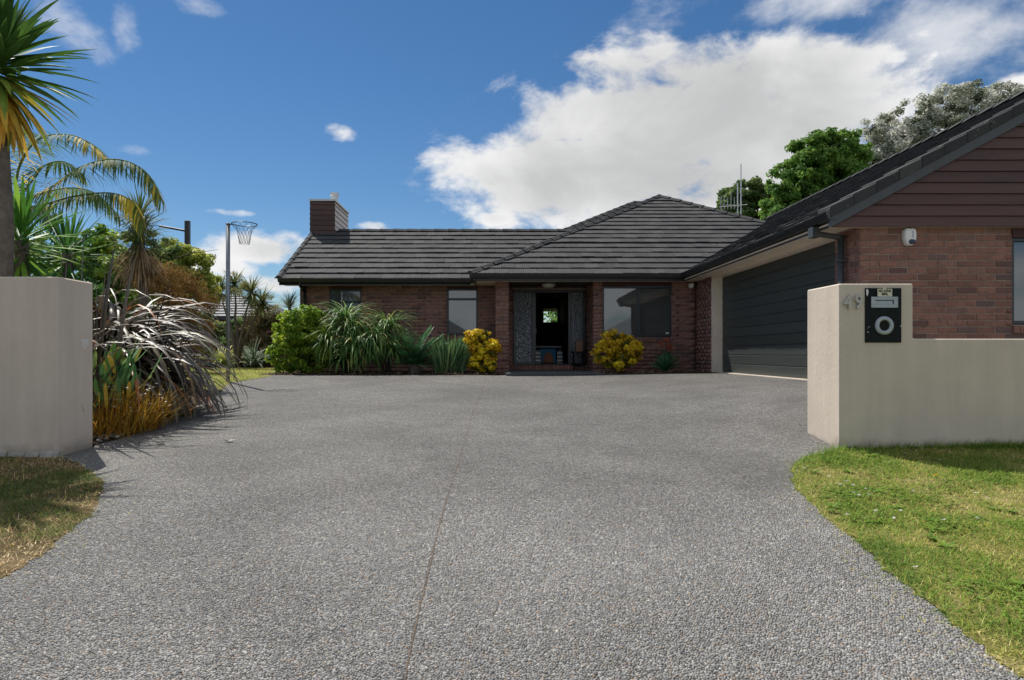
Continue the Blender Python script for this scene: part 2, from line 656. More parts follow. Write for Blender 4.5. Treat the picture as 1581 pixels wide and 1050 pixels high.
M = {}
M['aggregate'] = mat_aggregate()
M['stucco'] = mat_stucco('beige_stucco', (.67, .578, .478))
M['brick'] = mat_brick()
M['mortar'] = mat_plain('mortar', (.33, .275, .235), 0.95, .2, 9.0, .5, 120.0, spec=.1)
M['tile'] = mat_tile()
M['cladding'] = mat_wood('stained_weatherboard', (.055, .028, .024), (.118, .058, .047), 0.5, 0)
M['cladding_sheen'] = mat_wood('weatherboard_painted_sheen', (.17, .125, .125), (.27, .21, .21), 0.28, 1, spec=.7)  # same boards as the front; pale sky sheen is painted into this colour
M['door_green'] = mat_wood('garage_door_paint', (.034, .041, .039), (.055, .065, .062), 0.5, 1, .8, .5)
M['gutter'] = mat_plain('gutter_black', (.020, .021, .023), 0.4, .15, 3.0)
M['barge'] = mat_plain('barge_grey', (.055, .062, .068), 0.45, .12, 4.0)
M['cream'] = mat_plain('cream_paint', (.80, .70, .585), 0.6, .06, 3.0, .1, 200.0)
M['frame'] = mat_plain('window_frame_blue_grey', (.022, .033, .042), 0.35, .1, 6.0)
M['glass'] = mat_glass('window_glass')
M['glass_dim'] = mat_glass('window_glass_dim', 0.03)
M['ripple'] = mat_glass('rippled_glass', 0.17, (.07, .084, .09), 1.0, 60.0)
M['header'] = mat_wood('red_header_board', (.05, .016, .015), (.085, .028, .025), 0.6, 0)
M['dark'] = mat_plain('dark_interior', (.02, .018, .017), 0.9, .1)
M['porch_slab'] = mat_plain('porch_slab', (.07, .075, .08), 0.8, .2, 5.0, .4, 90.0)
M['steel'] = mat_plain('galvanised_steel', (.26, .28, .30), 0.42, .15, 9.0, metal=.7)
M['white'] = mat_plain('white_paint', (.74, .74, .72), 0.4, .05)
M['whitemetal'] = mat_plain('pale_metal', (.62, .63, .63), 0.35, .08, metal=.3)
M['soil'] = mat_grass_soil('garden_soil', [(.020, .014, .010), (.045, .032, .022), (.080, .058, .040)])
M['ground'] = mat_grass_soil('ground_grass', [(.06, .075, .02), (.10, .115, .03), (.17, .15, .06)])
M['lawn'] = mat_grass_soil('lawn_soil', [(.09, .09, .028), (.17, .16, .048), (.30, .24, .12)])
M['lawn_dry'] = mat_grass_soil('dry_lawn_soil', [(.045, .038, .018), (.11, .082, .040), (.28, .20, .12)])
M['bark'] = mat_plain('bark', (.15, .125, .10), 0.9, .35, 12.0, .9, 30.0, bdist=.02)
M['bark_dark'] = mat_plain('bark_dark', (.06, .048, .038), 0.9, .35, 12.0, .9, 30.0, bdist=.02)
M['asphalt'] = mat_plain('asphalt', (.14, .14, .138), 0.9, .2, 8.0, .5, 150.0)
M['sleeper'] = mat_wood('timber_sleeper', (.035, .025, .018), (.09, .068, .050), 0.9, 0, .6, .7)
M['concrete'] = mat_plain('pale_concrete', (.36, .34, .30), 0.9, .25, 12.0, .6, 80.0)

# ================================================================== SETTING
def ngon_strip(name, rows, mat, lift, cols=24, kind='structure', skirt=0.0):
    """sheet between left and right edge: rows = [(Y, xl, xr)]"""
    V, F = [], []
    for (Y, a, c) in rows:
        for k in range(cols + 1):
            x = a + (c - a) * k / cols
            V.append((x, Y, float(g(x, Y)) + lift))
    n = cols + 1
    for i in range(len(rows) - 1):
        for k in range(cols):
            F.append((i * n + k, i * n + k + 1, (i + 1) * n + k + 1, (i + 1) * n + k))
    o = np_mesh(name, V, F, mat, None, smooth=True)
    tag(o, kind=kind)
    return o


# one base sheet to the horizon
gx = np.concatenate([[-900, -400, -150, -60, -30, -16], np.arange(-10, 12.1, 0.5), [16, 30, 60, 150, 400, 900]])
gyv = np.concatenate([[-900, -400, -150, -60, -34, -20, -12, -8], np.arange(-6, 16.1, 0.5), [18, 22, 30, 45, 60, 150, 400, 900]])
XX, YY = np.meshgrid(gx, gyv)
ZZ = g(XX, YY) - 0.035
nx = len(gx)
Fg = [(i * nx + k, i * nx + k + 1, (i + 1) * nx + k + 1, (i + 1) * nx + k) for i in range(len(gyv) - 1) for k in range(nx - 1)]
tag(np_mesh('ground', np.stack([XX.ravel(), YY.ravel(), ZZ.ravel()], 1), Fg, M['ground'], smooth=True), kind='structure')

# drive edges measured on the photograph, as ground points (Y -> x)
Ledge = [G(*p) for p in [(0, 893), (60, 857), (100, 825), (140, 790), (155, 762), (153, 742), (130, 722), (98, 708)]]
Lbed = [G(*p) for p in [(150, 689), (180, 679), (215, 667), (262, 645), (300, 628), (340, 607), (352, 592), (380, 587), (420, 580.5)]]
Redge = [G(*p) for p in [(1581, 1044), (1530, 1005), (1480, 966), (1420, 918), (1360, 866), (1300, 816), (1262, 785), (1240, 763), (1226, 742), (1226, 722), (1245, 706)]]
XW, YW = 2.95, 5.50       # near corner of the right gate wall
XL, YL = -3.555, 5.30     # near corner of the left gate wall
lp = [(-8, -9.5), (-3, -5.4), (0, -3.6), (1.6, -2.9)] + [(p.y, p.x) for p in Ledge] + [(5.29, XL), (5.77, XL)] + [(p.y, p.x) for p in Lbed] + [(14.1, -5.0), (14.3, -5.2)]
rp = [(-8, 9.0), (-3, 5.2), (0, 2.7)] + [(p.y, p.x) for p in Redge] + [(5.50, XW), (6.07, XW + .02), (6.5, 5.0), (9.0, 5.04), (14.3, 5.04)]
lp.sort()
rp.sort()
lY, lX = np.array(lp).T
rY, rX = np.array(rp).T
ys = sorted(set(np.round(np.concatenate([np.arange(-8, 1.5, 0.5), np.arange(1.5, 7.0, 0.06), np.arange(7.0, 14.31, 0.2), [14.3]]), 3)))
drive_rows = [(y, float(np.interp(y, lY, lX)), float(np.interp(y, rY, rX))) for y in ys]
ngon_strip('driveway', drive_rows, M['aggregate'], 0.0, 48)
# the saw cut that runs down the drive, filled with dirt
jp = [G(*p) for p in [(751, 583), (745, 600), (728, 645), (712, 700), (690, 770), (674, 830), (660, 890), (641, 970), (625, 1048), (616, 1085)]]
jp.sort(key=lambda p: p.y)
jY, jX = np.array([p.y for p in jp]), np.array([p.x for p in jp])
jr = []
for y in np.arange(jY[0], jY[-1], 0.035):
    x = float(np.interp(y, jY, jX)) + random.gauss(0, .0012)
    w = .0018 + abs(random.gauss(0, .0011))
    jr.append((float(y), x - w, x + w))
M['joint'] = mat_plain('joint_dirt', (.125, .092, .068), 0.95, .5, 30.0)
ngon_strip('joint_line', jr, M['joint'], 0.003, 2)
# the nearest stones of the exposed aggregate stand proud as real pebbles, thinning out with distance
def aggregate_stones():
    s = .0103
    ys_ = np.arange(1.75, 4.6, s * .866)
    xs_ = np.arange(-3.9, 3.9, s)
    X_, Y_ = np.meshgrid(xs_, ys_)
    X_ = X_ + (np.arange(len(ys_)) % 2)[:, None] * s * .5
    X_, Y_ = X_.ravel(), Y_.ravel()
    n = len(X_)
    X_ = X_ + RNG.normal(0, s * .20, n)
    Y_ = Y_ + RNG.normal(0, s * .20, n)
    keep = (RNG.random(n) < 1.0 - sstep(3.2, 4.6, Y_)) & (X_ > np.interp(Y_, lY, lX) + .006) & (X_ < np.interp(Y_, rY, rX) - .006)
    keep &= (X_ > -.79 * Y_ - .1) & (X_ < .85 * Y_ + .1) & (np.abs(X_ - np.interp(Y_, jY, jX)) > .0055) & (RNG.random(n) < .96)
    X_, Y_ = X_[keep], Y_[keep]
    n = len(X_)
    r_ = s * .5 * np.exp(RNG.normal(0, .24, n)).clip(.55, 1.6)
    asp = RNG.uniform(.72, 1.0, n)
    rot = RNG.uniform(0, PI, n)
    h = r_ * RNG.uniform(.45, .80, n)
    z = g(X_, Y_)
    V = np.zeros((n, 11, 3))
    for k in range(5):
        a = 2 * PI * k / 5 + .3
        for ring_, (rf, hf) in enumerate(((1.0, -.15), (.80, .72))):
            jx = RNG.uniform(.85, 1.15, n)
            u, v = r_ * rf * math.cos(a) * jx, r_ * rf * asp * math.sin(a) * jx
            V[:, ring_ * 5 + k, 0] = X_ + u * np.cos(rot) - v * np.sin(rot)
            V[:, ring_ * 5 + k, 1] = Y_ + u * np.sin(rot) + v * np.cos(rot)
            V[:, ring_ * 5 + k, 2] = z + h * hf
    V[:, 10] = np.stack([X_, Y_, z + h], 1)
    i0 = (np.arange(n) * 11)[:, None]
    tri = []
    for k in range(5):
        k2 = (k + 1) % 5
        tri += [(k, k2, 5 + k2), (k, 5 + k2, 5 + k), (5 + k, 5 + k2, 10)]
    F = (i0[:, :, None] + np.array(tri)[None]).reshape(-1, 3)
    tv_ = np.clip(RNG.beta(1.6, 2.0, n), 0, 1)
    m, b, bs, nt = principled('aggregate_stone')
    at = b.n('ShaderNodeAttribute', attribute_name='tint')
    a2 = b.n('ShaderNodeAttribute', attribute_name='hue')
    col = b.ramp(at.outputs['Fac'], STONE)
    col = b.mix(b.rng(a2.outputs['Fac'], .86, .98), col, (.40, .31, .23))
    col = b.mix(b.rng(a2.outputs['Fac'], .12, .02), col, (.30, .315, .32))
    tc = b.n('ShaderNodeTexCoord')
    big = b.rng(b.noise(tc.outputs['Object'], 0.55, 4.0, 0.6, 0.4), 0.3, 0.7, 0.86, 1.12)
    vm = b.n('ShaderNodeVectorMath', operation='SCALE')
    nt.links.new(col, vm.inputs[0])
    nt.links.new(b.m('MULTIPLY', big, AGG), vm.inputs['Scale'])
    nt.links.new(vm.outputs[0], bs.inputs['Base Color'])
    bs.inputs['Roughness'].default_value = .6
    bs.inputs['Specular IOR Level'].default_value = .35
    o = np_mesh('aggregate_stones', V.reshape(-1, 3), F, m, None, True, {'tint': np.repeat(tv_, 11), 'hue': np.repeat(RNG.random(n), 11)})
    tag(o, kind='stuff')


aggregate_stones()
# street behind the camera
tag(MB().box(-60, 60, -22, -9.5, -.95, -.80).build('street', M['asphalt']), kind='structure')

# lawns' soil sheets
def ragged(y):
    y = np.asarray(y, float)
    return .012 + .010 * np.sin(y * 9.1) + .008 * np.sin(y * 23.7 + 1) + .007 * np.sin(y * 51.3 + 2) + .006 * np.sin(y * 97.0)


lawnR = [(y, float(np.interp(y, rY, rX) - ragged(y)), 11.0) for y in np.concatenate([np.arange(1.0, 5.46, 0.02), [5.49]])]
ngon_strip('lawn', lawnR, M['lawn'], 0.004, 40)
lawnL = [(y, -9.0, float(np.interp(y, lY, lX) + ragged(y + 4))) for y in np.concatenate([np.arange(1.0, 5.26, 0.02), [5.28]])]
ngon_strip('verge', lawnL, M['lawn_dry'], 0.004, 40)
bedY = np.arange(5.78, 14.3, 0.15)
ngon_strip('planting_bed', [(y, -11.0, float(np.interp(y, lY, lX)) - .004) for y in bedY if y < 10.6], M['soil'], 0.004, 30)
ngon_strip('back_lawn', [(y, -16.0, (float(np.interp(y, lY, lX)) if y < 14.3 else -5.2) - .004) for y in np.concatenate([np.arange(10.6, 14.3, 0.15), np.arange(14.3, 19.9, .4), [19.98]])], M['lawn'], 0.004, 30)
ngon_strip('house_bed', [(14.304, -5.2, 5.0), (15.0, -5.2, 5.0), (16.8, -5.2, 5.0)], M['soil'], 0.010, 30)

# ================================================================== HOUSE
house = thing('brick_house', 'long red brick house with dark tiled hip roofs and a double garage', 'house', (0, 16, 0))
EAVE_H = 1.87 + CAM_Z     # top of gutter
TANP = 0.545
SOFF = 2.21

brick_list = []   # (wall, size area, 8 corners) of every brick, sorted out later


def cut(intervals, a, c):
    out = []
    for (p, q) in intervals:
        if c <= p or a >= q:
            out.append((p, q))
            continue
        if a > p:
            out.append((p, a))
        if c < q:
            out.append((c, q))
    return out


BL, BH, MJ = 0.250, 0.0765, 0.0125


def brick_wall(name, o, u, n, u0, u1, z0, z1, openings=(), thick=0.14, dist=16.0, stretch=0.0, see=None):
    """o: origin (x,y); u: unit direction along the wall (x,y); n: outward unit normal (x,y); openings: (ua,ub,za,zb)"""
    o, u, n = Vector((o[0], o[1], 0)), Vector((u[0], u[1], 0)), Vector((n[0], n[1], 0))
    core = MB()
    zs = sorted(set([z0, z1] + [z for op in openings for z in op[2:] if z0 < z < z1]))
    for za, zb in zip(zs[:-1], zs[1:]):
        iv = [(u0, u1)]
        for op in openings:
            if op[2] < zb - 1e-4 and op[3] > za + 1e-4:
                iv = cut(iv, op[0], op[1])
        for (p, q) in iv:
            pts = []
            for z in (za, zb):
                for (a, dd) in ((p + .012 * (p == u0), -.009), (q - .012 * (q == u1), -.009), (q - .012 * (q == u1), -thick), (p + .012 * (p == u0), -thick)):
                    w = o + u * a + n * dd
                    pts.append((w.x, w.y, z))
            core.hexa(pts)
    wall = core.build(name, M['mortar'], house)
    rr = random.Random(hash(name) % 1000 + int(u0 * 100) % 77)
    k = 0
    z = z0
    L = BL + MJ
    while z < z1 - .02:
        zt = min(z + BH, z1)
        iv = [(u0, u1)]
        for op in openings:
            if op[2] < zt - .01 and op[3] > z + .01:
                iv = cut(iv, op[0], op[1])
        st = u0 - (L / 2 if k % 2 else 0)
        x = st
        while x < u1:
            for (p, q) in iv:
                a, c = max(p, x), min(q, x + BL)
                if c - a > .014:
                    pr = rr.gauss(0, .0025)
                    tl = rr.gauss(0, .0018)
                    jz = rr.gauss(0, .0012)
                    pts = []
                    for zz in (z + jz, zt + jz):
                        for (s_, dd) in ((a, pr + tl), (c, pr - tl), (c, -.03), (a, -.03)):
                            w = o + u * s_ + n * dd
                            pts.append((w.x, w.y, zz))
                    mid = (a + c) / 2
                    w = o + u * mid
                    fore = abs((Vector((w.x, w.y, 0)).normalized()).dot(n))
                    vis = 1.0 if (see is None or see(w.x, w.y, (z + zt) / 2)) else 0.0
                    brick_list.append((wall, vis * (c - a) * (zt - z) * fore / (w.x ** 2 + w.y ** 2), pts))
            x += L
        z += BH + MJ
        k += 1
    return wall


YWING = 16.70     # left wing front wall
YFRONT = 15.75    # front wing wall
YGAB = 8.72       # garage gable wall
XGAR = 4.95       # garage side wall


def unbush(x, y, z):
    return z > .55 or x > 1.5


# left wing: openings W1, W2 (header boards above windows)
W1 = (-4.20, -3.37, 0.35, 2.20)
W2 = (-1.17, -0.37, 0.86, 2.20)
brick_wall('front_wall', (0, YWING), (1, 0), (0, -1), -4.96, 0.30, 0.0, SOFF, [W1, W2], see=unbush)
brick_wall('side_wall', (-4.96, YWING), (0, 1), (-1, 0), 0.0, 5.5, 0.0, SOFF + .3, see=lambda *a: False)
# porch pillar
brick_wall('pillar_wall', (0, YFRONT), (1, 0), (0, -1), 0.08, 0.41, 0.0, SOFF, thick=.33)
brick_wall('pillar_side_wall', (0.08, YFRONT), (0, 1), (-1, 0), 0.03, 0.95, 0.0, SOFF, thick=.1, see=lambda *a: False)
# porch recess
YDOOR = 17.0
brick_wall('porch_wall', (0, YDOOR), (1, 0), (0, -1), 0.30, 2.46, 0.13, SOFF, [(0.55, 2.44, 0.0, 2.12)])
brick_wall('porch_side_wall', (2.46, YFRONT), (0, 1), (-1, 0), 0.02, 1.25, 0.0, SOFF, thick=.2)
# front wing with the big window
W3 = (2.68, 4.36, 0.86, 2.20)
brick_wall('window_wall', (0, YFRONT), (1, 0), (0, -1), 2.465, 4.95, 0.0, SOFF, [W3], see=lambda x, y, z: z > .6 or x > 4.5)
# garage side wall: far piece and near pier
brick_wall('garage_side_wall', (XGAR, 0), (0, 1), (-1, 0), 14.62, YFRONT, 0.03, SOFF, dist=15)
brick_wall('garage_pier_wall', (XGAR, 0), (0, 1), (-1, 0), YGAB + .005, 9.36, -.12, SOFF, dist=9, see=lambda x, y, z: z > .95)
WG = (7.0, 8.5, 0.86, 2.16)
brick_wall('gable_wall', (0, YGAB), (1, 0), (0, -1), XGAR, 14.2, -.14, 2.16, [WG], dist=9, see=lambda x, y, z: z > .6 and x < 7.2)
MB().box(XGAR + .012, XGAR + .3, YFRONT + .012, YFRONT + .2, .0, SOFF).build('corner_fill', M['mortar'], house)
# plain rear and hidden walls so the house is closed from other places
mb = MB()
mb.box(-4.96, .45, 24.0, 24.15, 0, SOFF).box(2.5, 8.0, 24.0, 24.15, 0, SOFF).box(14.05, 14.2, YGAB + .2, 24, -.1, SOFF)
mb.build('rear_wall', M['mortar'], house)

# corner bricks get their places; the largest 300 are single parts, the rest one mass
brick_list.sort(key=lambda t: -t[1])
HEX = [(0, 3, 2, 1), (4, 5, 6, 7), (0, 1, 5, 4), (1, 2, 6, 5), (3, 0, 4, 7)]
for (w, area, pts) in brick_list[:300]:
    mb = MB()
    mb.v = pts
    mb.f = [(0, 1, 5, 4), (1, 2, 6, 5), (2, 3, 7, 6), (3, 0, 4, 7), (0, 3, 2, 1), (4, 5, 6, 7)]
    mb.build('brick', M['brick'], w, bevel=.004)
V, F = [], []
for (w, area, pts) in brick_list[300:]:
    n0 = len(V)
    V += pts
    F += [(a + n0, b_ + n0, c + n0, d + n0) for (a, b_, c, d) in [(0, 1, 5, 4), (1, 2, 6, 5), (3, 0, 4, 7), (0, 3, 2, 1), (4, 5, 6, 7)]]
bo = np_mesh('brickwork', V, F, M['brick'], house)
bm = bmesh.new()
bm.from_mesh(bo.data)
bmesh.ops.recalc_face_normals(bm, faces=bm.faces)
bm.to_mesh(bo.data)
bm.free()
tag(bo, kind='stuff')


# ---- windows
def window(name, xa, xb, za, zb, Y, bars=(), cross=(), glass='glass', fw=.045, head=None, sill=True, blind=False, dy=.07):
    """aluminium window in a wall facing the camera; bars: x of mullions, cross: z of transoms"""
    f = MB()
    y0, y1 = Y + dy - .05, Y + dy + .02
    f.box(xa, xb, y0, y1, za, za + fw).box(xa, xb, y0, y1, zb - fw, zb)
    f.box(xa, xa + fw, y0, y1, za + fw, zb - fw).box(xb - fw, xb, y0, y1, za + fw, zb - fw)
    xs = [xa] + list(bars) + [xb]
    zs = [za] + list(cross) + [zb]
    for x in bars:
        f.box(x - fw * .55, x + fw * .55, y0 - .006, y1, za + fw, zb - fw)
    for z in cross:
        f.box(xa + fw, xb - fw, y0 - .004, y1 - .002, z - fw * .6, z + fw * .6)
    fr = f.build('window', M['frame'], house, bevel=.004)
    for i in range(len(xs) - 1):
        for j in range(len(zs) - 1):
            a, c = xs[i] + (fw if i == 0 else fw * .55), xs[i + 1] - (fw if i == len(xs) - 2 else fw * .55)
            p, q = zs[j] + (fw if j == 0 else fw * .6), zs[j + 1] - (fw if j == len(zs) - 2 else fw * .6)
            MB().box(a + .002, c - .002, Y + dy - .012, Y + dy - .004, p + .002, q - .002).build('pane', M[glass], fr)
    if sill:
        # soldier brick sill, sloping out
        x = xa
        while x < xb - .03:
            s = MB()
            w = min(.078, xb - x)
            s.hexa([(x, Y - .035, za - .125), (x + w, Y - .035, za - .125), (x + w, Y + .06, za - .125), (x, Y + .06, za - .125),
                    (x, Y - .035, za - .035), (x + w, Y - .035, za - .035), (x + w, Y + .06, za - .003), (x, Y + .06, za - .003)])
            s.build('brick', M['brick'], fr)
            x += .088
    if head:
        MB().box(xa - .0, xb + .0, Y - .01, Y + .05, zb + .003, head).build('header_board', M['header'], house)
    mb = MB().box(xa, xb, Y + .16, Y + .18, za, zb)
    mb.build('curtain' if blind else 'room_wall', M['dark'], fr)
    return fr


window('window', W1[0], W1[1], .40, 2.12, YWING, cross=[1.80], head=SOFF, glass='glass_dim', sill=False)
window('window', W2[0], W2[1], .95, 2.14, YWING, cross=[1.87], head=SOFF)
window('window', W3[0], W3[1], .875, 2.10, YFRONT, bars=[3.56], head=SOFF)
window('window', WG[0], WG[1], .87, 2.03, YGAB, bars=[7.75], head=2.157)
# blind of thin slats just seen in the right half of the big window
# small white alarm sticker on the big window
MB().box(4.235, 4.305, YFRONT + .050, YFRONT + .0525, .945, .985).build('window_sticker', M['white'], house)

# ---- front door and side lights
dz0, dz1 = 0.17, 2.12
f = MB()
y0, y1 = YDOOR - .05, YDOOR + .06
for x in (.555, 1.04, 1.99, 2.37):
    f.box(x, x + .062, y0, y1, dz0, dz1)
f.box(.617, 1.04, y0, y1, dz1 - .06, dz1).box(1.102, 1.99, y0, y1, dz1 - .06, dz1).box(2.052, 2.37, y0, y1, dz1 - .06, dz1)
f.box(.617, 1.04, y0, y1, dz0, dz0 + .06).box(2.052, 2.37, y0, y1, dz0, dz0 + .06).box(1.102, 1.99, y0, y1, dz0, dz0 + .025)
df = f.build('door_frame', M['frame'], house, bevel=.004)
MB().box(.62, 1.037, YDOOR - .004, YDOOR + .004, dz0 + .062, dz1 - .062).build('side_light', M['ripple'], df)
MB().box(2.055, 2.367, YDOOR - .004, YDOOR + .004, dz0 + .062, dz1 - .062).build('side_light', M['ripple'], df)
# open door leaf swung into the hall
dl = MB().box(1.104, 1.15, YDOOR + .07, YDOOR + .90, dz0 + .03, dz1 - .065).build('door', M['frame'], house, bevel=.003)
MB().tube([(1.20, YDOOR + .82, 1.0), (1.20, YDOOR + .82, 1.16)], .014).tube([(1.15, YDOOR + .82, 1.01), (1.20, YDOOR + .82, 1.01)], .01).tube([(1.15, YDOOR + .82, 1.15), (1.20, YDOOR + .82, 1.15)], .01).build('door_handle', M['whitemetal'], dl)
# step of bricks under the door
x = .32
while x < 2.44:
    MB().hexa([(x, YDOOR - .20, .045), (x + .08, YDOOR - .20, .045), (x + .08, YDOOR - .05, .045), (x, YDOOR - .05, .045),
               (x, YDOOR - .20, .155), (x + .08, YDOOR - .20, .155), (x + .08, YDOOR - .05, .165), (x, YDOOR - .05, .165)]).build('brick', M['brick'], df)
    x += .09
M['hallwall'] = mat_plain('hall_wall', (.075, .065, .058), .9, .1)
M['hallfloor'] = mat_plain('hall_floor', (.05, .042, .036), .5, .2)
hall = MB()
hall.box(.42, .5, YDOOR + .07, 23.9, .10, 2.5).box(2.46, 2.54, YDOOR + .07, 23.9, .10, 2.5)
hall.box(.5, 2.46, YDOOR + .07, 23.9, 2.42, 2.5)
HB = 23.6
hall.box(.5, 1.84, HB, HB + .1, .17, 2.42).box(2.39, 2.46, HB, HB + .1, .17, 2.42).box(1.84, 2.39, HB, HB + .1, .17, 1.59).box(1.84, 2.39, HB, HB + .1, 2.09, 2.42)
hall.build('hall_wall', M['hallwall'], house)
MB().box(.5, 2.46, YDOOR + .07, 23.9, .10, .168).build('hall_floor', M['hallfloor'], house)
f = MB()
f.box(1.84, 2.39, HB - .03, HB - .001, 1.57, 1.60).box(1.84, 2.39, HB - .03, HB - .001, 2.08, 2.11).box(1.84, 1.87, HB - .03, HB - .001, 1.60, 2.08).box(2.36, 2.39, HB - .03, HB - .001, 1.60, 2.08)
f.build('window', M['white'], house)
# arch halfway down the hall
arch = []
for k in range(13):
    a = PI * k / 12
    arch.append((1.62 + .42 * math.cos(a), 20.0, 1.85 + .32 * math.sin(a)))
# porch slab and ceiling
MB().box(.30, 2.455, 13.95, 17.0, -.10, .040).build('porch_slab', M['porch_slab'], house, bevel=.006)
M['porch_ceiling'] = mat_wood('porch_ceiling_board', (.05, .042, .038), (.08, .07, .062), .7, 0)
MB().box(.1, 2.46, 15.76, 17.0, SOFF + .004, SOFF + .03).build('porch_ceiling', M['porch_ceiling'], house)

# ---- garage door
XD = 5.15
zs = np.linspace(.055, 2.16, 12)
gd = MB().box(XD + .012, XD + .05, 9.37, 14.49, .055, 2.16).build('garage_door', M['gutter'], house)
for a, c in zip(zs[:-1], zs[1:]):
    p = MB()
    p.hexa([(XD + .004, 9.37, a + .006), (XD + .03, 9.37, a + .006), (XD + .03, 14.49, a + .006), (XD + .004, 14.49, a + .006),
            (XD - .004, 9.37, c - .006), (XD + .03, 9.37, c - .006), (XD + .03, 14.49, c - .006), (XD - .004, 14.49, c - .006)])
    p.build('panel', M['door_green'], gd, bevel=.004)
MB().box(XGAR - .004, XD + .10, 14.50, 14.617, .02, SOFF - .002).build('door_jamb', M['cream'], house)
MB().box(XGAR - .006, XD + .10, 9.362, 14.498, 2.165, SOFF - .003).build('door_head', M['cream'], house)
MB().box(XD - .09, XD + .06, 9.2, 14.55, -.05, .052).build('door_threshold', M['cream'], house)
MB().box(XD + .06, XD + .1, 9.3, 14.5, 0, 2.2).build('garage_inner_wall', M['dark'], house)


# ---- roofs
roof_obj = {}
tile_list = []
M['underlay'] = M['gutter']


def clip_poly(poly, a, c, b_):
    """keep a*u+c*v<=b_"""
    out = []
    for i in range(len(poly)):
        p, q = poly[i], poly[(i + 1) % len(poly)]
        dp, dq = a * p[0] + c * p[1] - b_, a * q[0] + c * q[1] - b_
        if dp <= 0:
            out.append(p)
        if (dp < 0 < dq) or (dq < 0 < dp):
            t = dp / (dp - dq)
            out.append((p[0] + (q[0] - p[0]) * t, p[1] + (q[1] - p[1]) * t))
    return out


TW, TG = 0.335, 0.372


def slope(name, pts, u, seen=True, tiles=True):
    """pts: polygon of the slope in 3D (convex); u: horizontal unit along the eave"""
    u = Vector(u)
    P0 = Vector(pts[0])
    nrm = None
    nrm = (Vector(pts[1]) - P0).cross(Vector(pts[2]) - P0).normalized()
    if nrm.z < 0:
        nrm = -nrm
    v = nrm.cross(u).normalized()
    if v.z < 0:
        v = -v
    uv = [((Vector(p) - P0).dot(u), (Vector(p) - P0).dot(v)) for p in pts]
    deck = MB()
    deck.prism([Vector(p) for p in pts], -nrm * .012, -nrm * .06)
    ro = deck.build(name, M['gutter'], house)
    if not tiles:
        return ro
    # orientation of the polygon
    area = sum(uv[i][0] * uv[(i + 1) % len(uv)][1] - uv[(i + 1) % len(uv)][0] * uv[i][1] for i in range(len(uv)))
    poly = uv if area > 0 else uv[::-1]
    u0, u1 = min(p[0] for p in uv), max(p[0] for p in uv)
    v0, v1 = min(p[1] for p in uv), max(p[1] for p in uv)
    rr = random.Random(int(abs(pts[0][0]) * 131 + abs(pts[0][1]) * 17))
    k = 0
    vv = v0 - .03
    while vv < v1 - .02:
        uu = u0 - (TW / 2 if k % 2 else 0) - .1
        course = rr.gauss(0, .004)
        while uu < u1:
            rect = [(uu + .002, vv + rr.gauss(0, .005)), (uu + TW - .002, vv + rr.gauss(0, .005)), (uu + TW - .002, vv + TG + .02), (uu + .002, vv + TG + .02)]
            c = rect
            for i in range(len(poly)):
                p, q = poly[i], poly[(i + 1) % len(poly)]
                ex, ey = q[0] - p[0], q[1] - p[1]
                if len(c) < 3:
                    break
                if abs(ey) < 1e-6 and p[1] < v0 + .01:
                    continue          # eave: tiles overhang the gutter
                c = clip_poly(c, ey, -ex, ey * p[0] - ex * p[1])
            if len(c) >= 3:
                ar = abs(sum(c[i][0] * c[(i + 1) % len(c)][1] - c[(i + 1) % len(c)][0] * c[i][1] for i in range(len(c)))) / 2
                if ar > .003:
                    vb = vv
                    h0 = .037 + rr.gauss(0, .0035)
                    tilt = rr.gauss(0, .004)
                    top, bot, ac = [], [], []
                    for (a, b_) in c:
                        t = (b_ - vb) / TG
                        hh = h0 * (1 - t) + .006 * t + course + tilt * ((a - uu) / TW - .5) * (1 - t)
                        top.append(P0 + u * a + v * b_ + nrm * hh)
                        bot.append(P0 + u * a + v * b_ + nrm * (hh - .028 * (1 - t * .8)))
                        ac.append(a)
                    m = len(c)
                    cen = sum(top, Vector()) / m
                    to = (cen - Vector((0, 0, CAM_Z)))
                    fore = max(0, -to.normalized().dot(nrm)) + .02
                    tile_list.append((ro, ar * fore / to.length_squared * (1 if seen else 0), top + bot, m, ac + ac))
            uu += TW
        vv += TG
        k += 1
    return ro


EH = EAVE_H - .02
YE, YF = 16.15, 15.2           # eaves of the left wing / main body and of the front wing
XF0 = -0.517                   # left end of front wing eave
GX0 = 4.45                     # garage eave (outer)
GY0 = 8.60                     # garage gable verge
# left wing
LWX0, LWX1 = -5.35, 4.0
YR1 = YE + 3.32
ZR1 = EH + TANP * 3.32
slope('roof', [(LWX0, YE, EH), (2.4, YE, EH), (2.4 + 0.9, YR1, ZR1), (LWX0, YR1, ZR1)], (1, 0, 0))
slope('roof', [(LWX0, YR1 + 3.32, EH), (4.0, YR1 + 3.32, EH), (4.0, YR1, ZR1), (LWX0, YR1, ZR1)], (1, 0, 0), seen=False, tiles=False)
# main body: hip end of left side and its ridge
RBY = YE + 5.98
ZB = EH + TANP * 5.98
XB0 = 4.82 - 5.98
slope('roof', [(XB0, YE, EH), (4.82, RBY, ZB), (XB0, RBY + 5.98, EH)], (0, 1, 0), seen=False, tiles=False)
slope('roof', [(2.35, YE + 3.51, EH + TANP * 3.51), (4.82, RBY, ZB), (5.5, RBY, ZB), (5.5, YE + 3.51, EH + TANP * 3.51)], (1, 0, 0))
slope('roof', [(XB0, RBY + 5.98, EH), (4.82, RBY, ZB), (5.5, RBY, ZB), (5.5, RBY + 5.98, EH)], (1, 0, 0), seen=False, tiles=False)
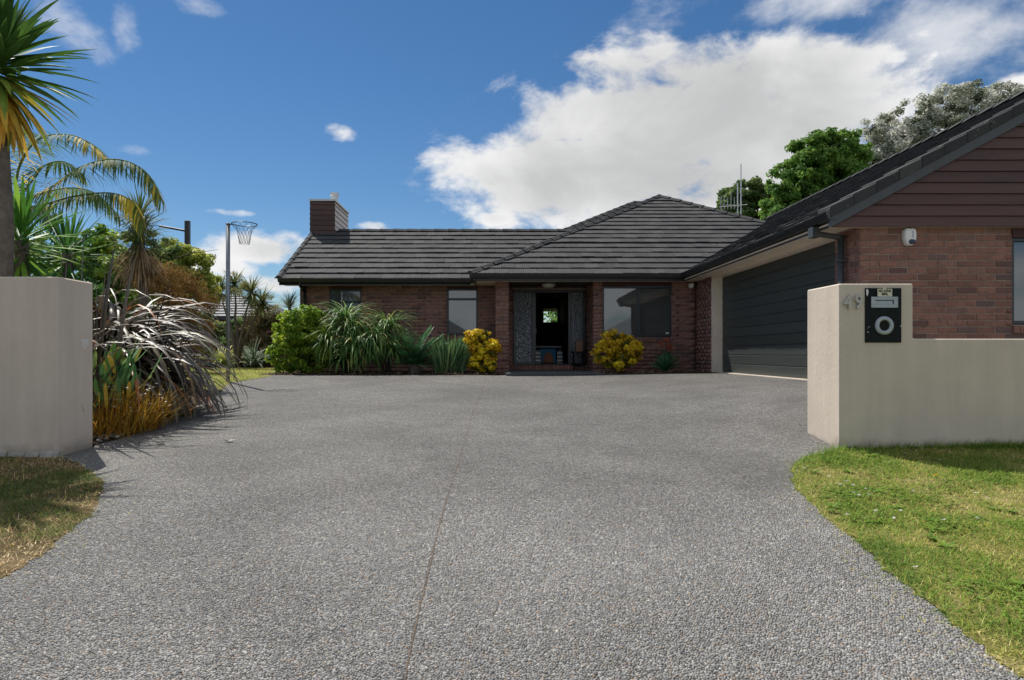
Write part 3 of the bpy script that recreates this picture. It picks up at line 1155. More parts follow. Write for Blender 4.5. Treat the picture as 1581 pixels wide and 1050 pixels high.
# front wing: hip towards the viewer
t = 5.98
XA, YA, ZA = XF0 + t, YF + t, EH + TANP * t
tv = 3.42                       # where the garage valley meets the right hip
slope('roof', [(XF0, YF, EH), (GX0, YF, EH), (GX0 + tv, YF + tv, EH + TANP * tv), (XA, YA, ZA)], (1, 0, 0))
slope('roof', [(XF0, YF, EH), (XA, YA, ZA), (XF0, YF + 2 * t, EH)], (0, 1, 0), seen=False, tiles=False)
XRH = XA + (XA - XF0)
slope('roof', [(XA, YA, ZA), (GX0 + tv, YF + tv, EH + TANP * tv), (GX0 + tv, YF + 2 * t - tv, EH + TANP * tv)], (0, 1, 0), seen=False, tiles=False)
# garage wing: left slope, from the gable verge to the valley
XR_G = 9.55
ZG = EH + TANP * (XR_G - GX0)
TH = math.sqrt(1 + TANP ** 2)
slope('roof', [(GX0, GY0, EH), (GX0, YF, EH), (GX0 + tv, YF + tv, EH + TANP * tv), (XR_G, YF + tv, ZG), (XR_G, GY0, ZG)], (0, 1, 0))
slope('roof', [(GX0 + tv, YF + tv, EH + TANP * tv), (GX0 + tv, 22.5, EH + TANP * tv), (XR_G, 22.5, ZG), (XR_G, YF + tv, ZG)], (0, 1, 0), seen=False)
slope('roof', [(XR_G, GY0, ZG), (XR_G, 22.5, ZG), (2 * XR_G - GX0, 22.5, EH), (2 * XR_G - GX0, GY0, EH)], (0, 1, 0), seen=False, tiles=False)

tile_list.sort(key=lambda q: -q[1])


def tile_faces(m):
    return [tuple(range(m))] + [(i, (i + 1) % m, m + (i + 1) % m, m + i) for i in range(m)]


for (ro, ar, pts, m, ac) in tile_list[:300]:
    mb = MB()
    mb.v = [tuple(p) for p in pts]
    mb.f = tile_faces(m)
    o = mb.build('tile', M['tile'], ro)
    a = o.data.attributes.new('across', 'FLOAT', 'POINT')
    a.data.foreach_set('value', np.array(ac, np.float32))
mb = MB()
acs = []
for (ro, ar, pts, m, ac) in tile_list[300:]:
    mb.add(pts, tile_faces(m))
    acs += ac
o = mb.build('tiles', M['tile'], house)
a = o.data.attributes.new('across', 'FLOAT', 'POINT')
a.data.foreach_set('value', np.array(acs, np.float32))
tag(o, kind='stuff')

cap_roof = house


def caps(p, q, w=.115, hgt=.05, L=.40, lift=.03, name='ridge_cap'):
    """overlapping angled capping tiles along a ridge, hip or verge"""
    p, q = Vector(p), Vector(q)
    d = q - p
    n = max(1, int(round(d.length / L)))
    t = d.normalized()
    side = t.cross(Vector((0, 0, 1))).normalized()
    up = side.cross(t).normalized()
    for i in range(n):
        a, c = p + d * (i / n), p + d * ((i + 1) / n) + t * .03
        mb = MB()
        pts = []
        for (pt, s_, h_) in ((a, 1.10, lift + .014), (c, .92, lift - .004)):
            for (su, hu) in ((-w * s_, h_ - .035), (-w * s_ * .35, h_ + hgt * .75), (w * s_ * .35, h_ + hgt * .75), (w * s_, h_ - .035)):
                pts.append(pt + side * su + up * hu)
        mb.add(pts, [(0, 1, 5, 4), (1, 2, 6, 5), (2, 3, 7, 6), (0, 3, 2, 1), (4, 5, 6, 7), (3, 0, 4, 7)])
        o = mb.build(name, M['tile'], house)
        at = o.data.attributes.new('across', 'FLOAT', 'POINT')
        at.data.foreach_set('value', np.array([0, .1, .2, .3, 0, .1, .2, .3], np.float32))


caps((-4.6, YR1, ZR1), (2.35, YR1, ZR1), lift=.02)
caps((2.2, YE + 3.36, EH + TANP * 3.36), (4.82, RBY, ZB))
caps((4.82, RBY, ZB), (5.6, RBY, ZB))
caps((XF0, YF, EH), (XA, YA, ZA))
caps((GX0 + tv, YF + tv, EH + TANP * tv), (XA, YA, ZA))
caps((XA, YA, ZA), (XA, YA + 1.0, ZA))
caps((LWX0 + .02, YE, EH), (LWX0 + .02, YR1, ZR1), w=.10, lift=.03, name='verge_tile')
caps((XR_G, GY0, ZG), (XR_G, 22.4, ZG))

# verge of the garage gable: capped tiles and a grey barge board
n = 17
for i in range(n):
    s0, s1 = i / n, (i + 1) / n
    x0, x1 = GX0 + .02 + (XR_G - GX0) * s0, GX0 + .02 + (XR_G - GX0) * s1 + .02
    z0, z1 = EH + TANP * (x0 - GX0), EH + TANP * (x1 - GX0)
    mb = MB()
    mb.hexa([(x0, GY0 - .045, z0 - .075), (x1, GY0 - .045, z1 - .075), (x1, GY0 + .30, z1 - .01), (x0, GY0 + .30, z0 - .01),
             (x0, GY0 - .045, z0 + .082), (x1, GY0 - .045, z1 + .058), (x1, GY0 + .30, z1 + .070), (x0, GY0 + .30, z0 + .092)])
    o = mb.build('verge_tile', M['tile'], house, bevel=.006)
    at = o.data.attributes.new('across', 'FLOAT', 'POINT')
    at.data.foreach_set('value', np.array([v.co.y + 16 for v in o.data.vertices], np.float32))
bx0, bx1 = GX0 + .03, XR_G
bb = MB()
bb.hexa([(bx0, GY0 - .025, EH - .19), (bx1, GY0 - .025, EH - .19 + TANP * (bx1 - bx0)), (bx1, GY0 + .02, EH - .19 + TANP * (bx1 - bx0)), (bx0, GY0 + .02, EH - .19),
         (bx0, GY0 - .025, EH - .015), (bx1, GY0 - .025, EH - .015 + TANP * (bx1 - bx0)), (bx1, GY0 + .02, EH - .015 + TANP * (bx1 - bx0)), (bx0, GY0 + .02, EH - .015)])
bb.build('barge_board', M['barge'], house, bevel=.003)
# weatherboards of the gable, each board a part
bh = .149
k = 0
z = 2.155
xr_lim = 14.6
while z < ZG - .12:
    zt = z + bh
    a0 = GX0 + .03 + max(0, (z - (EH - .10)) / TANP) if z > EH - .1 else GX0 + .03
    a1 = GX0 + .03 + max(0, (zt - (EH - .10)) / TANP) if zt > EH - .1 else GX0 + .03
    b0, b1 = 2 * XR_G - a0, 2 * XR_G - a1
    mb = MB()
    yo, yi = GY0 + .028, GY0 + .06
    mb.hexa([(a0, yo - .012, z + .004), (b0, yo - .012, z + .004), (b0, yi, z + .004), (a0, yi, z + .004),
             (a1, yo + .010, zt), (b1, yo + .010, zt), (b1, yi, zt), (a1, yi, zt)])
    mb.build('plank', M['cladding'], house)
    z += bh
    k += 1
MB().prism([(GX0 + .06, GY0 + .07, 2.17), (2 * XR_G - GX0 - .06, GY0 + .07, 2.17), (XR_G, GY0 + .07, ZG - .12)], (0, 0, 0), (0, .02, 0)).build('gable_backing', M['gutter'], house)


# ---- soffits, fascias, gutters, downpipes
def run_box(name, mat, p, q, prof):
    """extrude a profile (list of (out, z)) between p and q; out is to the right of travel direction"""
    p, q = Vector(p), Vector(q)
    t = (q - p).normalized()
    s_ = Vector((t.y, -t.x, 0))
    mb = MB()
    A = [p + s_ * a + Vector((0, 0, z)) for (a, z) in prof]
    B = [q + s_ * a + Vector((0, 0, z)) for (a, z) in prof]
    m = len(prof)
    mb.add(A + B, [tuple(reversed(range(m))), tuple(range(m, 2 * m))] + [(i, (i + 1) % m, m + (i + 1) % m, m + i) for i in range(m)])
    return mb.build(name, mat, house)


GUT = [(0, -.005), (.008, -.005), (.010, -.085), (.085, -.085), (.112, -.03), (.112, .006), (.122, .006), (.122, -.035), (.094, -.10), (0, -.10)]
FAS = [(-.02, -.17), (0, -.17), (0, .0), (-.02, .0)]
ZE = EAVE_H
MAP = [((LWX0, YE + .10, ZE), (XF0 - .02, YE + .10, ZE)), ((XF0 - .0, YF + .10, ZE), (GX0 - .11 + .1, YF + .10, ZE)), ((GX0 + .10, YF + .1, ZE), (GX0 + .10, GY0 - .02, ZE)), ((XF0 + .10, YE + .3, ZE), (XF0 + .10, YF - .0, ZE))]
run_box('gutter', M['gutter'], *MAP[0], GUT)
run_box('fascia', M['gutter'], *MAP[0], FAS)
run_box('gutter', M['gutter'], (XF0 - .02, YF + .10, ZE), (GX0 + .0, YF + .10, ZE), GUT)
run_box('fascia', M['gutter'], (XF0 + .1, YF + .10, ZE), (GX0 + .1, YF + .10, ZE), FAS)
run_box('gutter', M['gutter'], (GX0 + .10, YF + .02, ZE), (GX0 + .10, GY0 - .02, ZE), GUT)
run_box('fascia', M['gutter'], (GX0 + .10, YF + .1, ZE), (GX0 + .10, GY0 - .0, ZE), FAS)
run_box('gutter', M['gutter'], (XF0 + .10, YE + .35, ZE), (XF0 + .10, YF + .0, ZE), GUT)
run_box('fascia', M['gutter'], (XF0 + .10, YE + .4, ZE), (XF0 + .10, YF + .1, ZE), FAS)
# gutter stop end at the gable
MB().prism([(GX0 - .025, GY0 - .024, ZE - .035), (GX0 + .005, GY0 - .024, ZE - .10), (GX0 + .11, GY0 - .024, ZE - .10), (GX0 + .11, GY0 - .024, ZE + .045), (GX0 + .03, GY0 - .024, ZE + .06), (GX0 - .025, GY0 - .024, ZE + .01)], (0, -.012, 0), (0, .004, 0)).build('gutter_end', M['barge'], house)
ss = MB()
ss.box(LWX0 + .02, XF0 + .08, YE + .10, YWING + .02, SOFF, SOFF + .02)
ss.build('soffit', M['cream'], house)
MB().box(XF0 + .09, XGAR + .05, YF + .112, YFRONT + .02, SOFF - .001, SOFF + .02).build('soffit', M['cream'], house)
MB().box(XF0 + .09, .10, YFRONT + .021, YWING, SOFF - .003, SOFF + .02).build('soffit', M['cream'], house)
MB().box(GX0 + .09, XGAR + .02, GY0 + .075, YF + .11, SOFF - .004, SOFF + .02).build('soffit', M['cream'], house)
MB().box(XGAR - .2, 14.2, GY0 + .066, YGAB + .01, 2.162, 2.18).build('soffit', M['cream'], house)
# eave return shown under the gutter at the gable
# downpipes
dp = MB()
dp.tube([(XGAR - .075, 9.06, 2.10), (XGAR - .075, 9.06, -.1)], .045, 12)
dp.tube([(GX0 + .06, 9.06, 2.16), (GX0 + .10, 9.06, 2.145), (XGAR - .10, 9.06, 2.10), (XGAR - .03, 9.06, 2.095)], .04, 12)
d1 = dp.build('downpipe', M['barge'], house, smooth=True)
MB().box(GX0 + .0, GX0 + .10, 8.99, 9.13, 2.09, 2.235).build('rain_head', M['barge'], d1, bevel=.004)
for z in (1.75, 1.0):
    MB().box(XGAR - .13, XGAR - .006, 9.0, 9.12, z, z + .03).build('pipe_clip', M['barge'], d1)
dp = MB().tube([(-4.82, YWING - .06, 2.2), (-4.82, YWING - .06, .0)], .042, 12)
dp.tube([(-4.82, YE + .05, 2.28), (-4.82, YE + .12, 2.16), (-4.82, YWING - .06, 2.08)], .04, 10)
dp.build('downpipe', M['gutter'], house, smooth=True)

# ---- chimney clad in weatherboards
CX0, CX1, CY0, CY1 = -5.40, -4.67, 19.2, 21.0
ch = MB().box(CX0 + .02, CX1 - .02, CY0 + .02, CY1 - .02, 0, 4.98).build('chimney', M['gutter'], house)
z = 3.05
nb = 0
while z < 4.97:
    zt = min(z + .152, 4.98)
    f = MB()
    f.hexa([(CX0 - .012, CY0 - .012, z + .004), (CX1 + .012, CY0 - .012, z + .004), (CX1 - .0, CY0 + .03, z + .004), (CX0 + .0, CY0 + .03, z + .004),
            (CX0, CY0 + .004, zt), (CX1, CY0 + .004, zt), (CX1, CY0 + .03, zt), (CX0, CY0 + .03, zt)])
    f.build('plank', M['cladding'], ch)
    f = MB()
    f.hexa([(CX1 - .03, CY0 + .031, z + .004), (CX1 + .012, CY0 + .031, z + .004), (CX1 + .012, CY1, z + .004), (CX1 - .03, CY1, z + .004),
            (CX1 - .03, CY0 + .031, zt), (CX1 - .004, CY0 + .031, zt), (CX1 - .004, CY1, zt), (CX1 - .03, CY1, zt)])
    f.build('plank', M['cladding_sheen'], ch)
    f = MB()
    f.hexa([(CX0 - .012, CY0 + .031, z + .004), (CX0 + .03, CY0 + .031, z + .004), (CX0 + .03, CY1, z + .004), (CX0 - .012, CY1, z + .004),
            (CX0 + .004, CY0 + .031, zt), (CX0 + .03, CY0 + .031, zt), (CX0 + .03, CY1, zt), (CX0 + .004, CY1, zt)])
    f.build('plank', M['cladding_sheen'], ch)
    z += .152
MB().box(CX0 - .03, CX1 + .03, CY0 - .03, CY1 + .03, 4.985, 5.04).build('chimney_cap', M['whitemetal'], ch)
MB().lathe([(.0, .44), (.14, .42), (.14, .33), (.11, .32), (.11, .0), (0, 0)], (-4.92, 20.2, 5.04), seg=16).build('flue_cowl', M['whitemetal'], ch, smooth=False)
MB().hexa([(CX0 + .05, CY0 - .10, ZR1 - .36), (CX1 + .06, CY0 - .10, ZR1 - .36), (CX1 + .06, CY0, ZR1 - .30), (CX0 + .05, CY0, ZR1 - .30),
           (CX0 + .05, CY0 - .10, ZR1 - .26), (CX1 + .06, CY0 - .10, ZR1 - .26), (CX1 + .06, CY0, ZR1 - .12), (CX0 + .05, CY0, ZR1 - .12)]).build('flashing', M['gutter'], ch)
# gable end of left wing
MB().prism([(-4.98, YE + .5, SOFF), (-4.98, YR1, ZR1 - .1), (-4.98, YR1 + 3.0, SOFF)], (0, 0, 0), (.1, 0, 0)).build('gable_end', M['cladding_sheen'], house)

# ================================================================== GATE WALLS AND LETTERBOX
def text_mesh(body, size, depth, bold=0.0):
    cu = bpy.data.curves.new('lettering', 'FONT')
    cu.body = body
    cu.size = size
    cu.extrude = depth
    cu.offset = bold
    cu.align_x = 'CENTER'
    cu.align_y = 'CENTER'
    cu.space_line = .85
    to = bpy.data.objects.new('lettering', cu)
    C.objects.link(to)
    bpy.context.view_layer.update()
    me = bpy.data.meshes.new_from_object(to.evaluated_get(bpy.context.evaluated_depsgraph_get()))
    bpy.data.objects.remove(to)
    return me


def place_text(name, body, size, depth, loc, mat, parent=None, sx=1.0, bold=0.0):
    me = text_mesh(body, size, depth, bold)
    me.transform(Matrix.Translation(loc) @ Matrix.Rotation(PI / 2, 4, 'X') @ Matrix.Diagonal((sx, 1, 1, 1)))
    me.materials.clear()
    return link(name, me, parent, mat)


def rough_wall(name, boxes, bevel=.012):
    mb = MB()
    for b_ in boxes:
        mb.box(*b_)
    return mb.build(name, M['stucco'], None, bevel=bevel)


PX0, PX1, PZ = 2.95, 3.575, 1.07
wr = MB()
# stepped outline in one piece: tall pillar end, then the low wall
outl = [(PX0, -.55), (9.5, -.55), (9.5, .602), (PX1, .602), (PX1, PZ), (PX0, PZ)]
wr.prism([(x, YW, z) for (x, z) in outl], (0, 0, 0), (0, .57, 0))
w = wr.build('gate_wall', M['stucco'], None, bevel=.010)
tag(w, 'beige rendered gate wall holding the black letterbox, stepping down to a low wall', 'wall')
MB().box(PX0 - .012, 9.5, YW - .012, YW - .001, -.55, -.335).build('wall_footing', M['concrete'], w, bevel=.004)
wl = MB().box(-9.5, XL, YL, YL + .47, -.55, 1.105).build('gate_wall', M['stucco'], None, bevel=.010)
tag(wl, 'plain beige rendered gate wall with a pale splash on its side, before the spiky garden', 'wall')
# broken footing showing under the left wall
rr = random.Random(5)
for i in range(11):
    x = XL - .05 - i * .14
    mb = MB()
    w_, h_ = rr.uniform(.10, .17), rr.uniform(.02, .045)
    z0 = float(g(x, YL)) - .02
    mb.hexa([(x - w_ / 2, YL - rr.uniform(.02, .06), z0), (x + w_ / 2, YL - rr.uniform(.02, .06), z0), (x + w_ / 2, YL + .02, z0), (x - w_ / 2, YL + .02, z0),
             (x - w_ / 2, YL - rr.uniform(.01, .04), z0 + h_ + .03), (x + w_ / 2, YL - rr.uniform(.01, .04), z0 + h_ + .02), (x + w_ / 2, YL + .02, z0 + h_ + .03), (x - w_ / 2, YL + .02, z0 + h_ + .03)])
    mb.build('footing_lump', M['concrete'], wl, bevel=.006)
# pale splash mark on the side face of the left wall
sp = MB()
for (y0, y1, z0, z1) in [(5.60, 5.71, .585, .60), (5.615, 5.63, .53, .586), (5.65, 5.662, .51, .586), (5.68, 5.70, .545, .586), (5.635, 5.643, .555, .586)]:
    sp.box(XL - .001, XL + .0015, y0, y1, z0, z1)
sp.build('paint_splash', M['white'], wl)

M['panel_black'] = mat_plain('letterbox_black', (.010, .013, .014), .6, .2, 20.0, spec=.15)
M['alu'] = mat_plain('letterbox_aluminium', (.36, .40, .43), .4, .1, 30.0, metal=.35)
M['black'] = mat_plain('flat_black', (.006, .006, .006), .9, .1)
M['sticker'] = mat_plain('cream_sticker', (.66, .63, .48), .5, .05)
M['numeral'] = mat_plain('numeral_metal', (.50, .48, .44), .4, .1)
lx0, lx1, lz0, lz1 = 3.1625, 3.468, .568, 1.030
yF = YW - .001
lb = thing('letterbox', 'black letterbox panel with round paper hole and slot set in beige wall', 'letterbox', ((lx0 + lx1) / 2, YW, lz0))
MB().box(lx0, lx1, YW - .012, YW - .0005, lz0, lz1).build('panel', M['panel_black'], lb, bevel=.002)
mx, mz = (lx0 + lx1) / 2 + .003, .712
# slot plate: frame with a recessed flap
s0, s1, q0, q1 = 3.207, 3.434, .863, .956
fl = MB()
fl.box(s0, s1, YW - .022, YW - .0125, q0, q0 + .028).box(s0, s1, YW - .022, YW - .0125, q1 - .028, q1)
fl.box(s0, s0 + .036, YW - .022, YW - .0125, q0 + .028, q1 - .028).box(s1 - .036, s1, YW - .022, YW - .0125, q0 + .028, q1 - .028)
sp = fl.build('slot_plate', M['alu'], lb, bevel=.0015)
MB().box(s0 + .036, s1 - .044, YW - .016, YW - .0125, q0 + .028, q1 - .034).build('flap', M['alu'], sp)
MB().box(s0 + .036, s1 - .036, YW - .0135, YW - .0122, q0 + .029, q1 - .029).build('slot', M['black'], sp)
MB().lathe([(.044, -.012), (.046, -.026), (.052, -.030), (.074, -.028), (.079, -.022), (.079, -.012)], (mx, YW, mz), 'y', 40).build('paper_ring', M['alu'], lb, smooth=True)
MB().lathe([(0, -.0135), (.0455, -.0135), (.0455, -.0125), (0, -.0125)], (mx, YW, mz), 'y', 32).build('paper_hole', M['black'], lb)
bz = MB()
for (x, z, r_) in [(3.190, .700, .0055), (3.182, .657, .007), (lx1 - .006, .707, .008), (3.180, .684, .003)]:
    bz.lathe([(0, -.018), (r_ * .8, -.017), (r_, -.012)], (x, YW, z), 'y', 10)
bz.build('screw', M['alu'], lb)
MB().prism([(3.168, YW - .013, 1.020), (3.176, YW - .013, 1.022), (3.187, YW - .013, 1.008), (3.186, YW - .013, .985), (3.177, YW - .013, .960), (3.170, YW - .013, .975)], (0, 0, 0), (0, -.001, 0)).build('paint_chip', M['white'], lb)
sg = thing('sign', 'small cream sticker reading NO JUNK MAIL above the letter slot', 'sign', (3.319, YW, .963))
MB().box(3.258, 3.381, YW - .0245, YW - .0225, .957, 1.023).build('plate', M['sticker'], sg)
MB().box(3.306, 3.330, YW - .0245, YW - .0225, 1.0231, 1.034).build('tab', M['sticker'], sg)
place_text('lettering', 'NO JUNK\nMAIL', .0315, .0006, (3.3195, YW - .0252, .9905), M['black'], sg, .80, .0008)
hn = thing('house_number', 'raised metal numerals 49 left of the letterbox', 'house number', (3.05, YW, .85))
for ch, px_ in (('4', 1307.5), ('9', 1324.0)):
    x = (px_ - VX) / FPX * YW
    place_text('numeral', ch, .163, .012, (x, YW - .016, CAM_Z + (VY - 467) / FPX * YW), M['numeral'], hn, .80, .004)

# alarm siren box on the gable
al = thing('alarm_siren', 'white rounded alarm siren with blue lens on the brick gable', 'alarm', (5.59, YGAB, 1.95))
ax, az_ = (1405.5 - VX) / FPX * 8.66, CAM_Z + (VY - 365.5) / FPX * 8.66
pr = []
for k in range(28):
    a = 2 * PI * k / 28
    s_, c_ = math.sin(a), math.cos(a)
    w_ = .082 * math.copysign(abs(c_) ** .55, c_)
    h_ = .118 * math.copysign(abs(s_) ** (.45 if s_ > 0 else .8), s_)
    if s_ < 0:
        w_ *= 1 - .25 * abs(s_)
    pr.append((ax + w_, az_ + h_))
mb = MB()
rings = [(1.0, -.001), (1.0, -.045), (.93, -.065), (.75, -.075)]
n0 = len(pr)
V_, F_ = [], []
for (sc_, d_) in rings:
    for (x, z) in pr:
        V_.append((ax + (x - ax) * sc_, YGAB - .004 + d_, az_ + (z - az_) * sc_))
for i in range(len(rings) - 1):
    for k in range(n0):
        F_.append((i * n0 + k, i * n0 + (k + 1) % n0, (i + 1) * n0 + (k + 1) % n0, (i + 1) * n0 + k))
F_.append(tuple((len(rings) - 1) * n0 + k for k in range(n0)))
mb.add(V_, F_)
M['lens'] = mat_plain('blue_lens', (.01, .03, .07), .2, .1)
M['bluetext'] = mat_plain('blue_print', (.05, .13, .30), .5, .1)
mb.build('case', M['white'], al, smooth=False, bevel=0)
mb = MB().lathe([(0, -.006), (.042, -.004), (.048, .0), (.048, .01)], (0, 0, 0), 'y', 20)
mb.v = [(ax + .012 + x, YGAB - .078 + y, az_ - .068 + z * .72) for (x, y, z) in mb.v]
mb.build('lens', M['lens'], al, smooth=True)
mb = MB()
for k in range(6):
    mb.box(ax + .018, ax + .030, YGAB - .0805, YGAB - .0790, az_ - .015 + k * .016, az_ - .003 + k * .016)
mb.build('brand_print', M['bluetext'], al)

# twin flood lights at the inside corner
fl = thing('security_light', 'pair of white security floodlights under the inside corner of the eaves', 'security light', (4.75, YFRONT - .02, 2.17))
cx_ = (1076 - VX) / FPX * 15.6
cz_ = CAM_Z + (VY - 439) / FPX * 15.6
MB().box(cx_ - .05, cx_ + .05, YFRONT - .12, YFRONT - .008, cz_ - .02, cz_ + .06).build('bracket', M['black'], fl, bevel=.005)
for s_ in (-1, 1):
    p0 = Vector((cx_ + s_ * .085, YFRONT - .11, cz_ + .01))
    d_ = Vector((s_ * .5, -.7, -.35)).normalized()
    MB().tube([p0, p0 + d_ * .03, p0 + d_ * .09, p0 + d_ * .15], [.03, .052, .058, .066], 14).build('lamp_head', M['white'], fl, smooth=True)

# porch lamp
pl = thing('porch_light', 'flush oval glass lamp on the porch ceiling over the door', 'lamp', (1.45, 16.35, SOFF))
mb = MB().lathe([(.17, 0), (.17, -.02), (.15, -.06), (.10, -.085), (0, -.095)], (1.42, 16.3, SOFF - .001), 'z', 24)
mb.build('shade', mat_plain('opal_glass', (.62, .60, .54), .3, .2, 40.0), pl, smooth=True)

# hall furniture seen through the open door
M['blue'] = mat_plain('blue_cloth', (.03, .15, .26), .8, .2, 20.0)
M['orange'] = mat_plain('terracotta_cloth', (.24, .10, .05), .8, .2, 20.0)
M['greytop'] = mat_plain('grey_top', (.16, .17, .18), .6, .15)
bn = thing('hall_bench', 'low grey topped bench just inside the open front door', 'bench', (1.55, 18.2, .168))
MB().box(1.18, 1.94, 18.0, 18.4, .62, .68).build('seat', M['greytop'], bn, bevel=.01)
for x in (1.20, 1.87):
    for y in (18.02, 18.34):
        MB().box(x, x + .05, y, y + .05, .168, .619).build('leg', M['black'], bn)
bg = thing('picture_board', 'bright blue board with an orange arched shape under the hall bench', 'picture', (1.5, 18.0, .17))
MB().box(1.32, 1.76, 17.93, 17.95, .21, .59).build('board', M['blue'], bg)
MB().prism([(1.40, 17.928, .212), (1.71, 17.928, .212), (1.68, 17.928, .38), (1.60, 17.928, .50), (1.545, 17.928, .52), (1.48, 17.928, .47), (1.42, 17.928, .36)], (0, 0, 0), (0, -.012, 0)).build('arch', M['orange'], bg)
for i, (x, lab) in enumerate([(1.20, 'white striped bag left of the blue board in the hall'), (1.81, 'white striped bag right of the blue board in the hall')]):
    bgx = thing('bag', lab, 'bag', (x + .06, 17.9, .17), 'bags in the hall')
    MB().hexa([(x - .03, 17.90, .17), (x + .15, 17.90, .17), (x + .15, 18.0 - .02, .17), (x - .03, 17.98, .17), (x - .01, 17.91, .56), (x + .13, 17.91, .56), (x + .12, 17.97, .56), (x, 17.97, .56)]).build('body', M['greytop'], bgx, bevel=.015)
    for zz in (.26, .36, .46):
        MB().box(x - .015, x + .135, 17.886, 17.896, zz, zz + .03).build('stripe', M['white'], bgx)
hb = thing('hall_chest', 'dark chest at the far end of the hall under the lit window', 'chest', (2.0, 22.5, .168))
MB().box(1.35, 2.3, 22.2, 22.7, .168, .95).build('body', M['dark'], hb, bevel=.02)
MB().box(1.30, 2.35, 22.15, 22.75, .953, 1.0).build('top', M['bark_dark'], hb, bevel=.01)
st = thing('plant_stand', 'dark stand carrying a tan box before the right rippled side glass', 'stand', (2.2, 16.75, .04))
for x in (2.08, 2.34):
    for y in (16.62, 16.82):
        MB().box(x, x + .035, y, y + .035, .04, .48).build('leg', M['black'], st)
MB().box(2.06, 2.40, 16.60, 16.87, .483, .515).build('top', M['black'], st, bevel=.004)
MB().box(2.07, 2.39, 16.62, 16.86, .18, .21).build('shelf', M['black'], st)
bx = thing('wooden_box', 'tan upright box on the dark porch stand', 'box', (2.25, 16.73, .515))
MB().box(2.15, 2.33, 16.65, 16.82, .517, .80).build('body', mat_plain('tan_wood', (.22, .12, .07), .6, .2, 20.0), bx, bevel=.006)

# ================================================================== NETBALL HOOP
hp = G(352, 590)
hz = hp.z
nb = thing('netball_post', 'tall thin grey netball post with ring and net beside the drive', 'hoop', hp)
ztop = CAM_Z + (VY - 346) / FPX * hp.y
MB().tube([(hp.x, hp.y, hz - .1), (hp.x, hp.y, ztop)], .038, 14).build('pole', M['steel'], nb, smooth=True)
MB().lathe([(0, .02), (.04, .015), (.044, 0)], (hp.x, hp.y, ztop), 'z', 14).build('pole_cap', M['steel'], nb, smooth=True)
rc = Vector((hp.x + (378.5 - 351.5) / FPX * hp.y, hp.y - .05, ztop - .01))
rr_ = .225
ring = MB()
ring.tube([rc + Vector((rr_ * math.cos(2 * PI * k / 28), rr_ * math.sin(2 * PI * k / 28), 0)) for k in range(29)], .009, 6, caps=False)
M['ringpaint'] = mat_plain('ring_paint', (.10, .11, .12), .4, .2, metal=.4)
rg = ring.build('ring', M['ringpaint'], nb, smooth=True)
MB().tube([(hp.x + .03, hp.y, ztop - .01), (rc.x - rr_, rc.y, rc.z)], .012, 8).build('arm', M['ringpaint'], nb)
net = MB()
for k in range(12):
    a0 = 2 * PI * k / 12
    for s_ in (1, -1):
        pts = []
        for j in range(5):
            t_ = j / 4
            a = a0 + s_ * .26 * j
            rad = (rr_, .135, .118, .105, .085)[j]
            pts.append(rc + Vector((rad * math.cos(a), rad * math.sin(a), -.02 - .36 * t_)))
        net.tube(pts, .0025, 4, caps=False)
net.build('net', M['ringpaint'], rg)

# post with an arm behind the garden
lpz = thing('lamp_post', 'dark square post with a thin side arm rising behind the garden trees', 'post', P(289.5, 545, 22))
lp0, lp1 = P(289.5, 341, 22), P(289.5, 545, 22)
MB().box(lp0.x - .075, lp0.x + .075, 21.93, 22.07, -.05, lp0.z).build('post', M['gutter'], lpz, bevel=.006)
MB().tube([(lp0.x, 22, P(0, 357, 22).z), P(246, 349, 22)], .035, 8).build('arm', M['gutter'], lpz)

# TV aerials on the far roof
for (xp, dist, lab) in [(1144, 23.5, 'tall pale television aerial with two masts above the roof valley')]:
    b0 = P(xp, 336, dist)
    ae = thing('tv_aerial', lab, 'aerial', b0)
    MB().tube([(b0.x, dist, b0.z - 1.2), (b0.x, dist, P(0, 253, dist).z)], .020, 6).build('mast', M['whitemetal'], ae)
    MB().tube([(b0.x - .12, dist, b0.z - 1.2), (b0.x - .12, dist, P(0, 283, dist).z)], .020, 6).build('mast', M['whitemetal'], ae)
    bz_ = P(0, 318, dist).z
    MB().tube([(P(1112, 0, dist).x, dist + .1, bz_ - .02), (P(1152, 0, dist).x, dist - .1, bz_ + .03)], .016, 6).build('boom', M['whitemetal'], ae)
    for k in range(7):
        xx = P(1113 + k * 5.2, 0, dist).x
        h = (.42, .5, .36, .62, .4, .5, .3)[k]
        MB().tube([(xx, dist, bz_ - .12), (xx, dist, bz_ + h * .8)], .010, 5).build('element', M['whitemetal'], ae)
    for k in range(6):
        xx = P(1113 + k * 5.2, 0, dist).x
        MB().tube([(xx, dist - .3, bz_), (xx + .12, dist + .3, bz_ + .02)], .009, 5).build('element', M['whitemetal'], ae)

# ================================================================== TIMBER RETAINING WALL, NEIGHBOURS
rw = thing('retaining_wall', 'low weathered timber sleeper wall along the back lawn', 'wall', (-10, 20.0, 0))
rr = random.Random(3)
for j in range(2):
    x = -16.0 - j * .9
    while x < -6.4:
        L_ = min(1.9, -6.4 - x)
        if L_ > .2:
            MB().box(x + .008, x + L_ - .008, 20.0 + rr.uniform(-.01, .01), 20.1, .0 + j * .19 - .03, .16 + j * .19).build('plank', M['sleeper'], rw, bevel=.01)
        x += 1.9
for x in np.arange(-15.5, -6.3, 1.45):
    MB().box(x, x + .12, 19.88, 19.985, -.1, .42 + rr.uniform(-.02, .04)).build('post', M['bark'], rw, bevel=.01)
tag(MB().box(-30, -6.4, 20.1, 34, -.1, .30).build('raised_bed', M['soil']), kind='structure')


